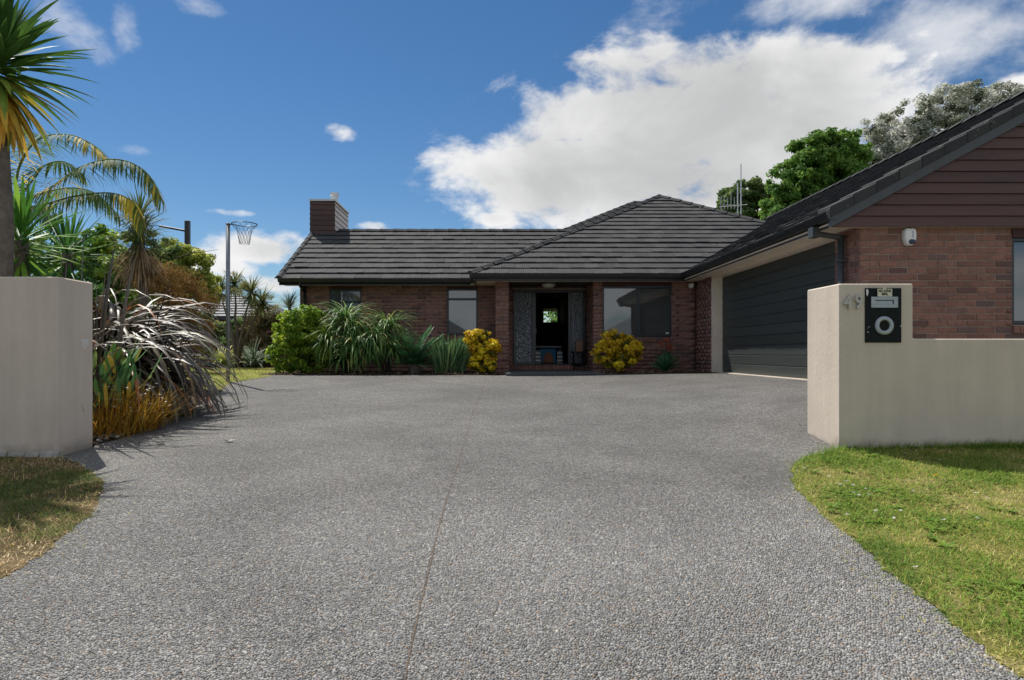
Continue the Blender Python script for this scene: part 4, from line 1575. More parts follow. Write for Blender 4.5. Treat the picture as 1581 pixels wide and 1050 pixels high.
def simple_house(name, label, x0, x1, y0, y1, zb, h, pitch, wallm, roofm, hip=True, over=.5):
    t_ = thing(name, label, 'house', ((x0 + x1) / 2, (y0 + y1) / 2, zb))
    MB().box(x0, x1, y0, y1, zb, zb + h).build('wall', wallm, t_)
    a0, a1, c0, c1 = x0 - over, x1 + over, y0 - over, y1 + over
    hh = min(a1 - a0, c1 - c0) / 2
    rz = zb + h + hh * pitch
    if a1 - a0 >= c1 - c0:
        p, q = (a0 + (hh if hip else 0), (c0 + c1) / 2, rz), (a1 - (hh if hip else 0), (c0 + c1) / 2, rz)
    else:
        p, q = ((a0 + a1) / 2, c0 + (hh if hip else 0), rz), ((a0 + a1) / 2, c1 - (hh if hip else 0), rz)
    z = zb + h
    mb = MB()
    if a1 - a0 >= c1 - c0:
        mb.add([(a0, c0, z), (a1, c0, z), (a1, c1, z), (a0, c1, z), p, q], [(0, 1, 5, 4), (2, 3, 4, 5), (3, 0, 4), (1, 2, 5), (3, 2, 1, 0)])
    else:
        mb.add([(a0, c0, z), (a1, c0, z), (a1, c1, z), (a0, c1, z), p, q], [(0, 1, 4), (1, 2, 5, 4), (2, 3, 5), (3, 0, 4, 5), (3, 2, 1, 0)])
    ro = mb.build('roof', roofm, t_)
    return t_, ro, (a0, a1, c0, c1, z, rz, p, q)


M['fartile'] = mat_plain('grey_roof_far', (.16, .165, .17), .7, .2, 3.0, .4, 20.0)
nbh, nro, (a0, a1, c0, c1, zr, rz, p, q) = simple_house('neighbour_house', 'neighbouring house with grey tiled hip roof beyond the hedge', -17.6, -11.6, 34, 42, .3, 2.05, .42, M['brick'], M['fartile'])
# its courses of tiles on the slope that faces the drive
hh = min(a1 - a0, c1 - c0) / 2
for k in range(9):
    s0 = k / 9
    zz = zr + (rz - zr) * s0
    yy = c0 + hh * s0
    f_ = MB()
    f_.hexa([(a0 + hh * s0, yy - .04, zz - .01), (a1 - hh * s0, yy - .04, zz - .01), (a1 - hh * s0 - .3, yy + .35, zz + .10), (a0 + hh * s0 + .3, yy + .35, zz + .10),
             (a0 + hh * s0, yy - .04, zz + .05), (a1 - hh * s0, yy - .04, zz + .05), (a1 - hh * s0 - .3, yy + .35, zz + .16), (a0 + hh * s0 + .3, yy + .35, zz + .16)])
    f_.build('tile_course', M['fartile'], nro)
    f_ = MB()
    xx = a1 - hh * s0
    f_.hexa([(xx + .04, c0 + hh * s0, zz - .01), (xx + .04, c1 - hh * s0, zz - .01), (xx - .35, c1 - hh * s0 - .3, zz + .10), (xx - .35, c0 + hh * s0 + .3, zz + .10),
             (xx + .04, c0 + hh * s0, zz + .05), (xx + .04, c1 - hh * s0, zz + .05), (xx - .35, c1 - hh * s0 - .3, zz + .16), (xx - .35, c0 + hh * s0 + .3, zz + .16)])
    f_.build('tile_course', M['fartile'], nro)
MB().box(a0, a1, c0 - .1, c0 + .02, zr - .15, zr + .04).build('gutter', M['gutter'], nbh)
# houses across the street, seen mirrored in the windows
M['pale_wall'] = mat_plain('pale_wall', (.55, .53, .50), .9, .1)
M['pale_roof'] = mat_plain('pale_roof', (.36, .37, .38), .7, .1)
M['dark_roof'] = mat_plain('dark_roof', (.045, .045, .05), .7, .15)
simple_house('street_house', 'pale house with light grey roof across the street, mirrored in the big window', 8.6, 15.5, -33, -25, -.8, 2.4, .5, M['pale_wall'], M['pale_roof'], hip=False)
simple_house('street_house', 'dark roofed house across the street, mirrored in the narrow window', -9.5, -.9, -32, -24.5, -.8, 2.1, .62, M['brick'], M['dark_roof'])

# small litter on the drive
M['deadleaf'] = mat_plain('dead_leaf', (.045, .038, .030), .8, .3)
M['paleleaf'] = mat_plain('pale_leaf', (.40, .37, .32), .8, .2)
for (px_, py_, m_, lab, s_) in [(248, 686, 'deadleaf', 'small dark curled leaf on the drive near the pebbles', .05), (246, 664, 'deadleaf', 'tiny dark leaf scrap on the drive by the lime green mat', .035), (355, 683, 'paleleaf', 'pale curled leaf alone on the left part of the drive', .055)]:
    c_ = G(px_, py_)
    mb = MB()
    r2 = random.Random(px_)
    vv_ = []
    for (u, w2, h) in [(-1, 0, .02), (-.4, -.35, .22), (.3, -.3, .1), (1, .05, .3), (.25, .35, .25), (-.45, .32, .05)]:
        vv_.append((c_.x + u * s_, c_.y + w2 * s_, c_.z + .006 + h * s_))
    mb.add(vv_, [(0, 1, 5), (1, 2, 4, 5), (2, 3, 4)])
    mb.add([(x, y, z + .004) for (x, y, z) in vv_], [(0, 1, 5), (1, 2, 4, 5), (2, 3, 4)])
    tag(mb.build('dead_leaf', M[m_], None, fix=False), lab, 'leaf', 'leaf litter on the drive')

# ================================================================== VEGETATION
def blades(base, az, e0, length, width, curl, segs=6, fold=.3, power=1.3, prof=None, twist=0.0, tint=None, ground=True, wob=0.0, twist0=0.0):
    """many strap leaves at once. base (n,3), other arguments arrays of n"""
    base = np.asarray(base, float).reshape(-1, 3)
    n = len(base)
    A = lambda q: np.broadcast_to(np.asarray(q, float), (n,)).copy()
    az, e0, length, width, curl, twist = A(az), A(e0), A(length), A(width), A(curl), A(twist)
    tint = RNG.random(n) if tint is None else A(tint)
    if prof is None:
        prof = lambda s: np.minimum(1, .55 + s * 1.6) * (1 - s ** 2.6) ** .8
    hx, hy = np.cos(az), np.sin(az)
    V = np.zeros((n, segs + 1, 3, 3))
    p = base.copy()
    bend = RNG.normal(0, 1, n) * wob
    for i in range(segs + 1):
        s = i / segs
        e = e0 - curl * s ** power
        a2 = az + bend * s
        hx, hy = np.cos(a2), np.sin(a2)
        d = np.stack([np.cos(e) * hx, np.cos(e) * hy, np.sin(e)], 1)
        if i > 0:
            p = p + d * (length / segs)[:, None]
        side = np.stack([-hy, hx, np.zeros(n)], 1)
        nrm = np.cross(d, side)
        tw = twist0 + twist * s
        sd = side * np.cos(tw)[:, None] + nrm * np.sin(tw)[:, None]
        nn_ = nrm * np.cos(tw)[:, None] - side * np.sin(tw)[:, None]
        w = (width * max(prof(s), .02) / 2)[:, None]
        q = p.copy()
        if ground:
            gz = g(q[:, 0], q[:, 1]) + .012 + .02 * s
            q[:, 2] = np.maximum(q[:, 2], gz)
        V[:, i, 0] = q - sd * w + nn_ * w * -fold
        V[:, i, 1] = q
        V[:, i, 2] = q + sd * w + nn_ * w * -fold
        if ground:
            p[:, 2] = np.maximum(p[:, 2], g(p[:, 0], p[:, 1]) + .01)
    k = 3 * (segs + 1)
    idx = np.arange(n)[:, None] * k
    fs = []
    for i in range(segs):
        for c in (0, 1):
            a = i * 3 + c
            fs.append(np.stack([idx[:, 0] + a, idx[:, 0] + a + 1, idx[:, 0] + a + 4, idx[:, 0] + a + 3], 1))
    F = np.stack(fs, 1).reshape(-1, 4)
    along = np.tile(np.repeat(np.linspace(0, 1, segs + 1), 3), n)
    return V.reshape(-1, 3), F, {'tint': np.repeat(tint, k), 'along': along}


def join(parts):
    Vs, Fs, at, n = [], [], {}, 0
    for (V, F, a) in parts:
        Vs.append(V)
        Fs.append(F + n)
        n += len(V)
        for q in a:
            at.setdefault(q, []).append(a[q])
    return np.concatenate(Vs), np.concatenate(Fs), {q: np.concatenate(v) for q, v in at.items()}


def put(name, vfa, mat, parent=None, smooth=True, kind=None):
    o = np_mesh(name, vfa[0], vfa[1], mat, parent, smooth, vfa[2])
    if kind:
        tag(o, kind=kind)
    return o


def each_leaf(name, mat, parent, base, az, e0, length, width, curl, tint, **kw):
    """one object per leaf"""
    for i in range(len(base)):
        put(name, blades(base[i:i + 1], az[i], e0[i], length[i], width[i], curl[i], tint=tint[i], **kw), mat, parent)


def leaf_cloud(blobs, n, size, flat=.35, clumps=14, spread=.32, shell=.62, aspect=.5, up=.35, tint_by_height=0.0, tone=None, rng=None):
    """leaf-sized folded faces gathered in clumps on uneven ellipsoids. blobs: (cx,cy,cz,rx,ry,rz)"""
    rng = rng or RNG
    B = np.array(blobs, float)
    wgt = (B[:, 3] * B[:, 4] + B[:, 4] * B[:, 5] + B[:, 3] * B[:, 5])
    wgt /= wgt.sum()
    # clump centres
    ci = rng.choice(len(B), size=int(clumps * len(B)), p=wgt)
    d = rng.normal(size=(len(ci), 3))
    d /= np.linalg.norm(d, axis=1)[:, None]
    rad = shell + (1 - shell) * rng.random(len(ci))[:, None] ** .6
    cc = B[ci, :3] + d * B[ci, 3:6] * rad
    cr = (B[ci, 3:6].mean(1) * spread * (.6 + .8 * rng.random(len(ci))))
    ct = rng.random(len(ci))
    k = rng.choice(len(ci), size=n, p=cr ** 2 / (cr ** 2).sum())
    v = rng.normal(size=(n, 3))
    v /= np.linalg.norm(v, axis=1)[:, None]
    r_ = rng.random(n)[:, None] ** .45
    p = cc[k] + v * cr[k][:, None] * r_ * np.array([1, 1, .75])
    out = v * .7 + d[k] * .5 + np.array([0, 0, up]) + rng.normal(size=(n, 3)) * .55
    nrm = out / np.linalg.norm(out, axis=1)[:, None]
    t1 = np.cross(nrm, rng.normal(size=(n, 3)))
    t1 /= np.linalg.norm(t1, axis=1)[:, None]
    t2 = np.cross(nrm, t1)
    L = size * (.6 + .8 * rng.random(n))[:, None]
    Wd = L * aspect
    V = np.zeros((n, 6, 3))
    V[:, 0] = p - t1 * L * .5
    V[:, 1] = p - t1 * L * .05 + t2 * Wd * .5 + nrm * L * .10
    V[:, 2] = p + t1 * L * .28 + t2 * Wd * .36 + nrm * L * .05
    V[:, 3] = p + t1 * L * .55 - nrm * L * .10
    V[:, 4] = p + t1 * L * .28 - t2 * Wd * .36 + nrm * L * .05
    V[:, 5] = p - t1 * L * .05 - t2 * Wd * .5 + nrm * L * .10
    i0 = np.arange(n) * 6
    F = np.concatenate([np.stack([i0, i0 + 1, i0 + 2, i0 + 3], 1), np.stack([i0, i0 + 3, i0 + 4, i0 + 5], 1)])
    tint = np.clip(.55 * ct[k] + .45 * rng.random(n), 0, 1)
    return V.reshape(-1, 3), F, {'tint': np.repeat(tint, 6), 'along': np.tile([0, .4, .7, 1, .7, .4], n)}


def limbs(parent, base, tops, r0, mat, name='trunk', sag=.1, seed=1, n2=3):
    rr = random.Random(seed)
    mb = MB()
    base = Vector(base)
    for tp in tops:
        tp = Vector(tp)
        pts, rad = [], []
        for i in range(7):
            s = i / 6
            q = base.lerp(tp, s)
            q.z = base.z + (tp.z - base.z) * (s ** .8)
            q += Vector((rr.gauss(0, 1), rr.gauss(0, 1), 0)) * sag * .25 * math.sin(PI * s)
            pts.append(q)
            rad.append(r0 * (1 - s) ** .8 + r0 * .12)
        mb.tube(pts, rad, 8)
        for j in range(n2):
            a = pts[rr.randint(2, 5)]
            e = a + Vector((rr.gauss(0, 1), rr.gauss(0, 1), abs(rr.gauss(.8, .4)))) * (tp - base).length * .14
            mb.tube([a, a.lerp(e, .5) + Vector((0, 0, .05)), e], [r0 * .35, r0 * .22, r0 * .08], 6)
    return mb.build(name, mat, parent, smooth=True)


U = lambda a, c, n: RNG.uniform(a, c, n)
# ---- leaf materials
L = {}
L['yucca'] = mat_leaf('yucca_leaf', [(0, (.020, .045, .010)), (.5, (.040, .085, .016)), (.78, (.085, .125, .020)), (.88, (.22, .17, .025)), (1, (.33, .20, .035))], .38, .28, gain=2.6)
L['yucca_g'] = mat_leaf('yucca_leaf_bright', [(0, (.020, .062, .012)), (.6, (.048, .125, .018)), (1, (.13, .22, .030))], .32, .32, gain=2.3)
L['yucca_d'] = mat_leaf('yucca_leaf_dark', [(0, (.014, .040, .012)), (.6, (.028, .075, .016)), (1, (.065, .12, .025))], .35, .28, gain=2.9)
L['palm'] = mat_leaf('palm_leaflet', [(0, (.030, .055, .018)), (.55, (.055, .085, .026)), (.72, (.11, .125, .030)), (.85, (.30, .22, .035)), (1, (.42, .28, .04))], .5, .45, spec=.12, gain=2.6)
L['cabbage'] = mat_leaf('cabbage_leaf', [(0, (.030, .050, .018)), (.6, (.060, .080, .026)), (1, (.14, .13, .05))], .45, .3, gain=2.4)
L['dead'] = mat_leaf('dead_leaf_skirt', [(0, (.14, .095, .055)), (.6, (.26, .185, .105)), (1, (.38, .29, .17))], .7, .2, gain=1.5)
L['flax'] = mat_leaf('bronze_flax_leaf', [(0, (.022, .020, .014)), (.3, (.046, .036, .028)), (.6, (.070, .058, .044)), (.82, (.078, .080, .046)), (.93, (.12, .075, .035)), (1, (.20, .075, .030))],   .30, .15, spec=.45, gain=2.1)
L['orange'] = mat_leaf('orange_grass', [(0, (.13, .075, .014)), (.4, (.28, .15, .020)), (.75, (.36, .20, .030)), (1, (.13, .15, .03))], .4, .4, gain=1.7)
L['paddle'] = mat_leaf('paddle_leaf', [(0, (.030, .075, .030)), (.8, (.060, .125, .040)), (.95, (.14, .13, .03)), (1, (.34, .20, .03))], .45, .12, gain=2.9)
L['lime'] = mat_leaf('lime_mat_leaf', [(0, (.07, .12, .01)), (1, (.16, .23, .02))], .5, .3, gain=1.4)
L['hedge'] = mat_leaf('glossy_hedge_leaf', [(0, (.024, .052, .007)), (.5, (.070, .115, .012)), (1, (.16, .19, .020))], .35, .5, gain=3.3)
L['strap'] = mat_leaf('strap_leaf', [(0, (.018, .048, .014)), (.6, (.042, .090, .022)), (.9, (.095, .13, .035)), (1, (.20, .15, .05))], .34, .3, gain=3.0)
L['cycad'] = mat_leaf('cycad_leaf', [(0, (.008, .030, .012)), (1, (.018, .052, .018))], .35, .2, gain=5.0)
L['blue'] = mat_leaf('bluegreen_shoot', [(0, (.028, .060, .028)), (.7, (.060, .105, .045)), (1, (.10, .13, .05))], .45, .2, gain=3.1)
L['gold'] = mat_leaf('golden_leaf', [(0, (.10, .065, .006)), (.3, (.30, .19, .010)), (.7, (.46, .31, .014)), (1, (.52, .40, .03))], .4, .35, gain=2.3)
L['goldin'] = mat_leaf('golden_bush_green', [(0, (.03, .05, .008)), (1, (.12, .10, .012))], .4, .3, gain=2.2)
L['aloe'] = mat_leaf('aloe_leaf', [(0, (.012, .040, .022)), (1, (.035, .075, .036))], .4, .1, tip=(.10, .14, .06), gain=4.5)
L['coral'] = mat_leaf('coral_flower', [(0, (.40, .10, .05)), (1, (.58, .20, .11))], .5, .3)
L['tree'] = mat_leaf('tree_leaf', [(0, (.018, .040, .010)), (.5, (.042, .082, .016)), (1, (.095, .135, .028))], .5, .5, gain=3.7)
L['tree_d'] = mat_leaf('tree_leaf_dark', [(0, (.022, .040, .016)), (.6, (.048, .072, .024)), (1, (.10, .115, .040))], .5, .5, gain=3.5)
L['silver'] = mat_leaf('silver_tree_leaf', [(0, (.03, .045, .025)), (.2, (.08, .10, .055)), (.4, (.22, .24, .18)), (.6, (.46, .46, .42)), (1, (.56, .55, .53))], .5, .5, gain=1.6)
L['yellow'] = mat_leaf('yellow_green_leaf', [(0, (.065, .085, .016)), (.6, (.15, .17, .035)), (1, (.30, .27, .08))], .45, .4, gain=3.0)
L['restio'] = mat_leaf('gold_brown_stem', [(0, (.07, .042, .014)), (.6, (.15, .090, .030)), (1, (.26, .16, .06))], .6, .3, gain=2.3)
L['browngreen'] = mat_leaf('brown_green_leaf', [(0, (.030, .032, .012)), (.6, (.065, .055, .022)), (1, (.13, .085, .045))], .5, .3, gain=2.6)
L['panicle'] = mat_leaf('cream_panicle', [(0, (.16, .17, .06)), (1, (.38, .35, .17))], .6, .3, gain=1.6)
L['greyleaf'] = mat_leaf('grey_strap_leaf', [(0, (.06, .09, .06)), (1, (.15, .19, .13))], .5, .25, gain=1.8)
L['grass'] = mat_leaf('grass_blade', [(0, (.030, .062, .009)), (.35, (.062, .104, .014)), (.6, (.120, .138, .024)), (.8, (.20, .170, .055)), (1, (.30, .235, .11))], .5, .4, gain=3.3)
L['grassdry'] = mat_leaf('dry_grass_blade', [(0, (.035, .062, .012)), (.4, (.075, .098, .022)), (.6, (.15, .115, .040)), (.8, (.28, .19, .095)), (1, (.40, .29, .17))], .6, .3, gain=2.5)
L['white'] = mat_leaf('white_petal', [(0, (.55, .53, .50)), (1, (.78, .76, .72))], .5, .3)
L['dandelion'] = mat_leaf('yellow_petal', [(0, (.65, .42, .01)), (1, (.80, .58, .02))], .5, .3)


def rosette(parent, name, mat, c, n, length, width, e_lo, e_hi, curl, tint_fn, droop_more=.5, rise=0.0, aimx=None, **kw):
    """spherical head of sword leaves, each a part"""
    c = np.array(c)
    u = np.linspace(0, 1, n)
    e0 = e_hi + (e_lo - e_hi) * u + RNG.normal(0, .10, n)
    az = np.arange(n) * 2.39996 + RNG.normal(0, .15, n)
    base = c + np.stack([np.cos(az) * .05, np.sin(az) * .05, rise * (.5 - u)], 1)
    ln = length * (.75 + .35 * RNG.random(n)) * (.72 + .28 * np.sin(PI * np.clip(u * 1.1, 0, 1)))
    cu = curl * (.5 + droop_more * u) * (.7 + .6 * RNG.random(n))
    each_leaf(name, mat, parent, base, az, e0, ln, width * (.85 + .3 * RNG.random(n)), cu, np.array([tint_fn(q) for q in u]), **kw)


sword = lambda s: np.minimum(1, .5 + s * 1.3) * np.clip((1 - s) / .55, 0, 1) ** .75
# ---- 1 tall yucca at the left edge
yt = thing('yucca_tree', 'tall yucca with grey trunk and yellowing lower leaves at the left edge', 'yucca', (-4.62, 6.05, float(g(-4.6, 6.05))))
mb = MB()
pts = [(-4.62 + .02 * math.sin(i * 1.3), 6.05, -.4 + i * .34) for i in range(11)]
mb.tube(pts, [.14, .125, .12, .122, .117, .118, .112, .11, .108, .10, .08], 16)
mb.build('trunk', M['bark'], yt, smooth=True)
rosette(yt, 'leaf', L['yucca'], (-4.62, 6.05, 3.12), 200, .80, .078, -1.25, 1.45, .55,
        lambda u: min(1, max(0, (.1 + .5 * u + random.gauss(0, .1)) if u < .60 else .74 + (u - .60) * .75 + random.gauss(0, .07))), rise=.55, prof=sword, fold=.35, ground=False, wob=.06)
# ---- 2,3 lower yuccas behind the wall
y2 = thing('yucca', 'bright green yucca rosette beside the grey trunk behind the wall', 'yucca', (-5.35, 7.3, -.2), 'low yuccas behind the left wall')
MB().tube([(-5.35, 7.3, -.3), (-5.33, 7.3, .8), (-5.30, 7.3, 1.75)], [.10, .09, .07], 10).build('trunk', M['bark'], y2, smooth=True)
rosette(y2, 'leaf', L['yucca_g'], (-5.30, 7.3, 1.72), 95, .72, .058, -.9, 1.4, .35, lambda u: random.random(), rise=.5, prof=sword, fold=.35, ground=False)
y3 = thing('yucca', 'dark green narrow leaved yucca right of the bright rosette', 'yucca', (-5.38, 8.2, -.2), 'low yuccas behind the left wall')
MB().tube([(-5.38, 8.2, -.3), (-5.38, 8.2, .8), (-5.38, 8.2, 1.75)], [.09, .08, .06], 10).build('trunk', M['bark'], y3, smooth=True)
rosette(y3, 'leaf', L['yucca_d'], (-5.38, 8.2, 1.72), 90, .62, .042, -.9, 1.4, .25, lambda u: random.random(), rise=.4, prof=sword, fold=.35, ground=False)


def frond(parent, ctrl, leaflet, nleaf, mat, width=.022, hang=1.0, tint_lo=0.0, tint_hi=1.0, spread=.9, r0=.018, vee=.2):
    """pinnate frond along a smooth curve through ctrl points"""
    ct = [Vector(p) for p in ctrl]
    m = 24
    pts = []
    for i in range(m + 1):
        t_ = i / m * (len(ct) - 1)
        k = min(int(t_), len(ct) - 2)
        f = t_ - k
        p0, p1, p2, p3 = ct[max(k - 1, 0)], ct[k], ct[k + 1], ct[min(k + 2, len(ct) - 1)]
        pts.append(.5 * ((2 * p1) + (p2 - p0) * f + (2 * p0 - 5 * p1 + 4 * p2 - p3) * f * f + (3 * p1 - p0 - 3 * p2 + p3) * f ** 3))
    tb = MB().tube(pts, [r0 * (1 - .8 * i / m) for i in range(m + 1)], 5)
    base, az, e0, ln, tn = [], [], [], [], []
    for j in range(nleaf):
        s = .10 + .90 * j / nleaf
        q = s * m
        k = min(int(q), m - 1)
        p = pts[k].lerp(pts[k + 1], q - k)
        d = (pts[min(k + 1, m)] - pts[k]).normalized()
        side = d.cross(Vector((0, 0, 1)))
        if side.length < .05:
            side = Vector((0, 1, 0))
        side.normalize()
        upv = side.cross(d).normalized()
        for sg_ in (-1, 1):
            dir_ = (d * (.55 + .25 * RNG.random()) + side * sg_ * spread + upv * (vee + RNG.normal(0, .15)) + Vector((0, 0, -hang * .55))).normalized()
            base.append(p)
            az.append(math.atan2(dir_.y, dir_.x))
            e0.append(math.asin(max(-1, min(1, dir_.z))))
            ln.append(leaflet * (.45 + .55 * math.sin(PI * min(1, .12 + s * .82))) * (.8 + .4 * RNG.random()))
            tn.append(tint_lo + (tint_hi - tint_lo) * np.clip(.5 + .35 * math.sin(s * 9 + tint_hi * 7) + RNG.normal(0, .22), 0, 1))
    bl = blades(np.array([tuple(b_) for b_ in base]), az, e0, ln, width, .5 * hang + U(0, .4, len(ln)), segs=3, fold=.2, tint=np.array(tn), ground=False)
    tv_ = np.array(tb.v)
    # rachis quads (drop the two caps)
    tf = np.array([f_ for f_ in tb.f if len(f_) == 4])
    vfa = join([bl, (tv_, tf, {'tint': np.full(len(tv_), .62), 'along': np.zeros(len(tv_))})])
    return put('frond', vfa, mat, parent)


# ---- 4 feather palm behind the yuccas
pb = P(22, 318, 9.6)
pm = thing('palm_tree', 'feather palm with long arching yellowed fronds behind the yuccas', 'palm', (pb.x, 9.6, -.15))
MB().tube([(pb.x, 9.6, -.3), (pb.x + .03, 9.6, 1.2), (pb.x, 9.6, pb.z)], [.16, .14, .13], 12).build('trunk', M['bark_dark'], pm, smooth=True)
Q = lambda px, py, d=9.6: P(px, py, d)
frond(pm, [pb, Q(75, 292, 9.4), Q(125, 258, 9.2), Q(180, 246, 9.1), Q(225, 265, 9.0), Q(250, 308, 8.9)], .44, 95, L['palm'], hang=1.2, tint_hi=.85)
frond(pm, [pb, Q(60, 318, 9.5), Q(115, 303, 9.3), Q(170, 298, 9.2), Q(205, 312, 9.1), Q(222, 350, 9.0)], .42, 90, L['palm'], hang=1.3, tint_lo=.1, tint_hi=1.0)
frond(pm, [pb, Q(30, 255, 9.6), Q(60, 215, 9.6), Q(105, 208, 9.5), Q(140, 222, 9.4), Q(165, 245, 9.4)], .46, 85, L['palm'], hang=.8, tint_lo=.1, tint_hi=.95)
frond(pm, [pb, Q(45, 285, 9.9), Q(70, 255, 10.2), Q(100, 250, 10.5), Q(130, 270, 10.7)], .42, 70, L['palm'], hang=1.0, tint_hi=.6)
frond(pm, [pb, Q(40, 320, 9.2), Q(62, 322, 8.9), Q(85, 345, 8.7), Q(95, 380, 8.6)], .36, 60, L['palm'], hang=1.0, tint_hi=.7)
frond(pm, [pb, Q(5, 260, 9.4), Q(-30, 215, 9.2), Q(-90, 205, 9.0), Q(-150, 250, 8.9)], .46, 80, L['palm'], hang=1.0, tint_hi=.8)
frond(pm, [pb, Q(0, 300, 9.8), Q(-50, 285, 10), Q(-110, 300, 10.2)], .42, 70, L['palm'], hang=1.0, tint_hi=.6)
frond(pm, [pb, Q(28, 265, 10.0), Q(45, 225, 10.5), Q(40, 200, 11), Q(20, 200, 11.5)], .42, 70, L['palm'], hang=.7, tint_hi=.6)
frond(pm, [pb, Q(60, 300, 10.2), Q(110, 290, 10.8), Q(150, 300, 11.2), Q(185, 335, 11.5)], .42, 80, L['palm'], hang=1.1, tint_hi=.6)

# ---- 5 cabbage tree with its skirt of dead leaves
cb = P(215, 338, 10.2)
ct_ = thing('cabbage_tree', 'spiky cabbage tree with a skirt of dead tan leaves', 'cabbage tree', (cb.x, 10.2, -.1))
MB().tube([(cb.x + .1, 10.2, -.2), (cb.x + .08, 10.2, 1.2), (cb.x, 10.2, cb.z)], [.09, .08, .06], 10).build('trunk', M['bark'], ct_, smooth=True)
n = 420
az = U(0, 2 * PI, n)
e0 = RNG.uniform(-.7, 1.5, n)
bz_ = cb.z + U(-.45, .10, n)
put('crown', blades(np.stack([np.full(n, cb.x), np.full(n, 10.2), bz_], 1), az, e0, U(.38, .62, n), .020, U(.1, .7, n), segs=4, ground=False), L['cabbage'], ct_)
n = 320
az = U(0, 2 * PI, n)
zz = cb.z - .40 - U(0, .35, n)
put('dead_skirt', blades(np.stack([cb.x + np.cos(az) * .05, 10.2 + np.sin(az) * .05, zz], 1), az, U(-.9, -.1, n), U(.35, .65, n), .020, U(.5, 1.1, n), segs=4, ground=False), L['dead'], ct_)

# ---- shrubs and small trees of the left garden
def shrub(name, label, cat, blobs, n, size, leaf, trunk=None, group=None, **kw):
    b_ = np.array(blobs)
    cx_, cy_ = b_[:, 0].mean(), b_[:, 1].mean()
    t_ = thing(name, label, cat, (cx_, cy_, float(g(cx_, cy_))), group)
    put('foliage', leaf_cloud(blobs, n, size, **kw), leaf, t_)
    if trunk:
        limbs(t_, (cx_, cy_, float(g(cx_, cy_)) - .05), [tuple(q[:3]) for q in blobs], trunk, M['bark_dark'], 'stem' if name.endswith('shrub') else 'trunk', seed=int(abs(cx_ * 10)))
    return t_


def PB(px, py, d, rx, rz, ry=None):
    p = P(px, py, d)
    return (p.x, p.y, p.z, rx / FPX * d, (ry or rx) / FPX * d, rz / FPX * d)


shrub('gold_shrub', 'gold brown wispy shrub behind the bronze flax', 'shrub', [PB(265, 455, 10.8, 42, 45), PB(295, 485, 10.6, 36, 42), PB(235, 430, 11.0, 24, 30), PB(285, 520, 10.6, 42, 40)], 13000, .06, L['restio'], .03, clumps=30, aspect=.16, spread=.4)
shrub('yellow_tree', 'feathery yellow green tree below the square lamp post', 'tree', [PB(262, 402, 16, 34, 32), PB(298, 415, 16, 34, 32), PB(275, 445, 16, 42, 32), PB(312, 442, 16, 30, 28), PB(240, 425, 16, 30, 30)], 12000, .10, L['yellow'], .06, clumps=24, aspect=.45, spread=.36)
shrub('green_shrub', 'round leaved green shrub between the yucca and the cabbage tree', 'shrub', [PB(150, 395, 12.5, 42, 42), PB(185, 420, 12.3, 40, 36), PB(120, 430, 12.2, 40, 30), PB(170, 385, 12.6, 40, 30)], 5500, .11, L['hedge'], .05, clumps=18, aspect=.7)
shrub('green_shrub', 'dark loose shrub right of the cabbage tree crown', 'shrub', [PB(250, 378, 13.5, 24, 22), PB(240, 410, 13.5, 30, 30)], 1900, .09, L['tree_d'], .04, clumps=16)
shrub('dark_shrub', 'dark green shrub mass on the raised bed behind the netball post', 'shrub', [PB(305, 520, 21.5, 30, 34), PB(335, 510, 21.5, 28, 36), PB(362, 520, 21.8, 24, 28), PB(275, 505, 22, 34, 40)], 9000, .12, L['tree_d'], .06, clumps=26)
shrub('brown_hedge', 'clipped brown green hedge shrub on the raised bed left of the house', 'hedge', [PB(402, 512, 21.6, 24, 36), PB(425, 515, 21.2, 22, 36), PB(385, 530, 21.4, 18, 26), PB(412, 542, 21.0, 30, 18), PB(440, 520, 21.5, 18, 34)], 15000, .075, L['browngreen'], .06, clumps=40, aspect=.35)
shrub('green_shrub', 'green backdrop shrub behind the yuccas at far left', 'shrub', [PB(20, 420, 13, 60, 50), PB(75, 425, 13, 50, 40), PB(-40, 380, 13, 60, 70), PB(55, 350, 14, 30, 34)], 6000, .12, L['tree_d'], .05, clumps=22)

shrub('dark_shrub', 'dense dark green shrub behind the bronze flax and the cabbage tree stem', 'shrub', [PB(150, 480, 12.0, 60, 60), PB(215, 500, 12.0, 60, 55), PB(270, 530, 11.8, 45, 40), PB(110, 500, 12, 60, 60), PB(190, 440, 12.4, 50, 40)], 9000, .11, L['tree'], .05, clumps=26)
# multi-headed cabbage tree at the lawn's back edge
dt = thing('cabbage_tree', 'pale branching cabbage tree with three tufted heads behind the netball post', 'cabbage tree', P(365, 560, 19.2))
dtb = P(366, 548, 19.2)
heads = [P(340, 452, 19.2), P(388, 452, 19.0), P(362, 440, 19.6), P(405, 468, 19.4)]
limbs(dt, (dtb.x, 19.2, .2), [tuple(h) for h in heads], .055, M['bark'], seed=4, n2=0)
pc = []
for h in heads:
    n = 130
    pc.append(blades(np.tile(np.array(h), (n, 1)), U(0, 2 * PI, n), U(-.9, 1.4, n), U(.4, .72, n), .034, U(.1, .9, n), segs=4, ground=False))
put('crown', join(pc), L['cabbage'], dt)
put('flower_panicle', leaf_cloud([tuple(h + Vector((RNG.normal(0, .2), -.2, .02))) + (.40, .35, .30) for h in heads], 2600, .05, clumps=10, spread=.4), L['panicle'], dt)
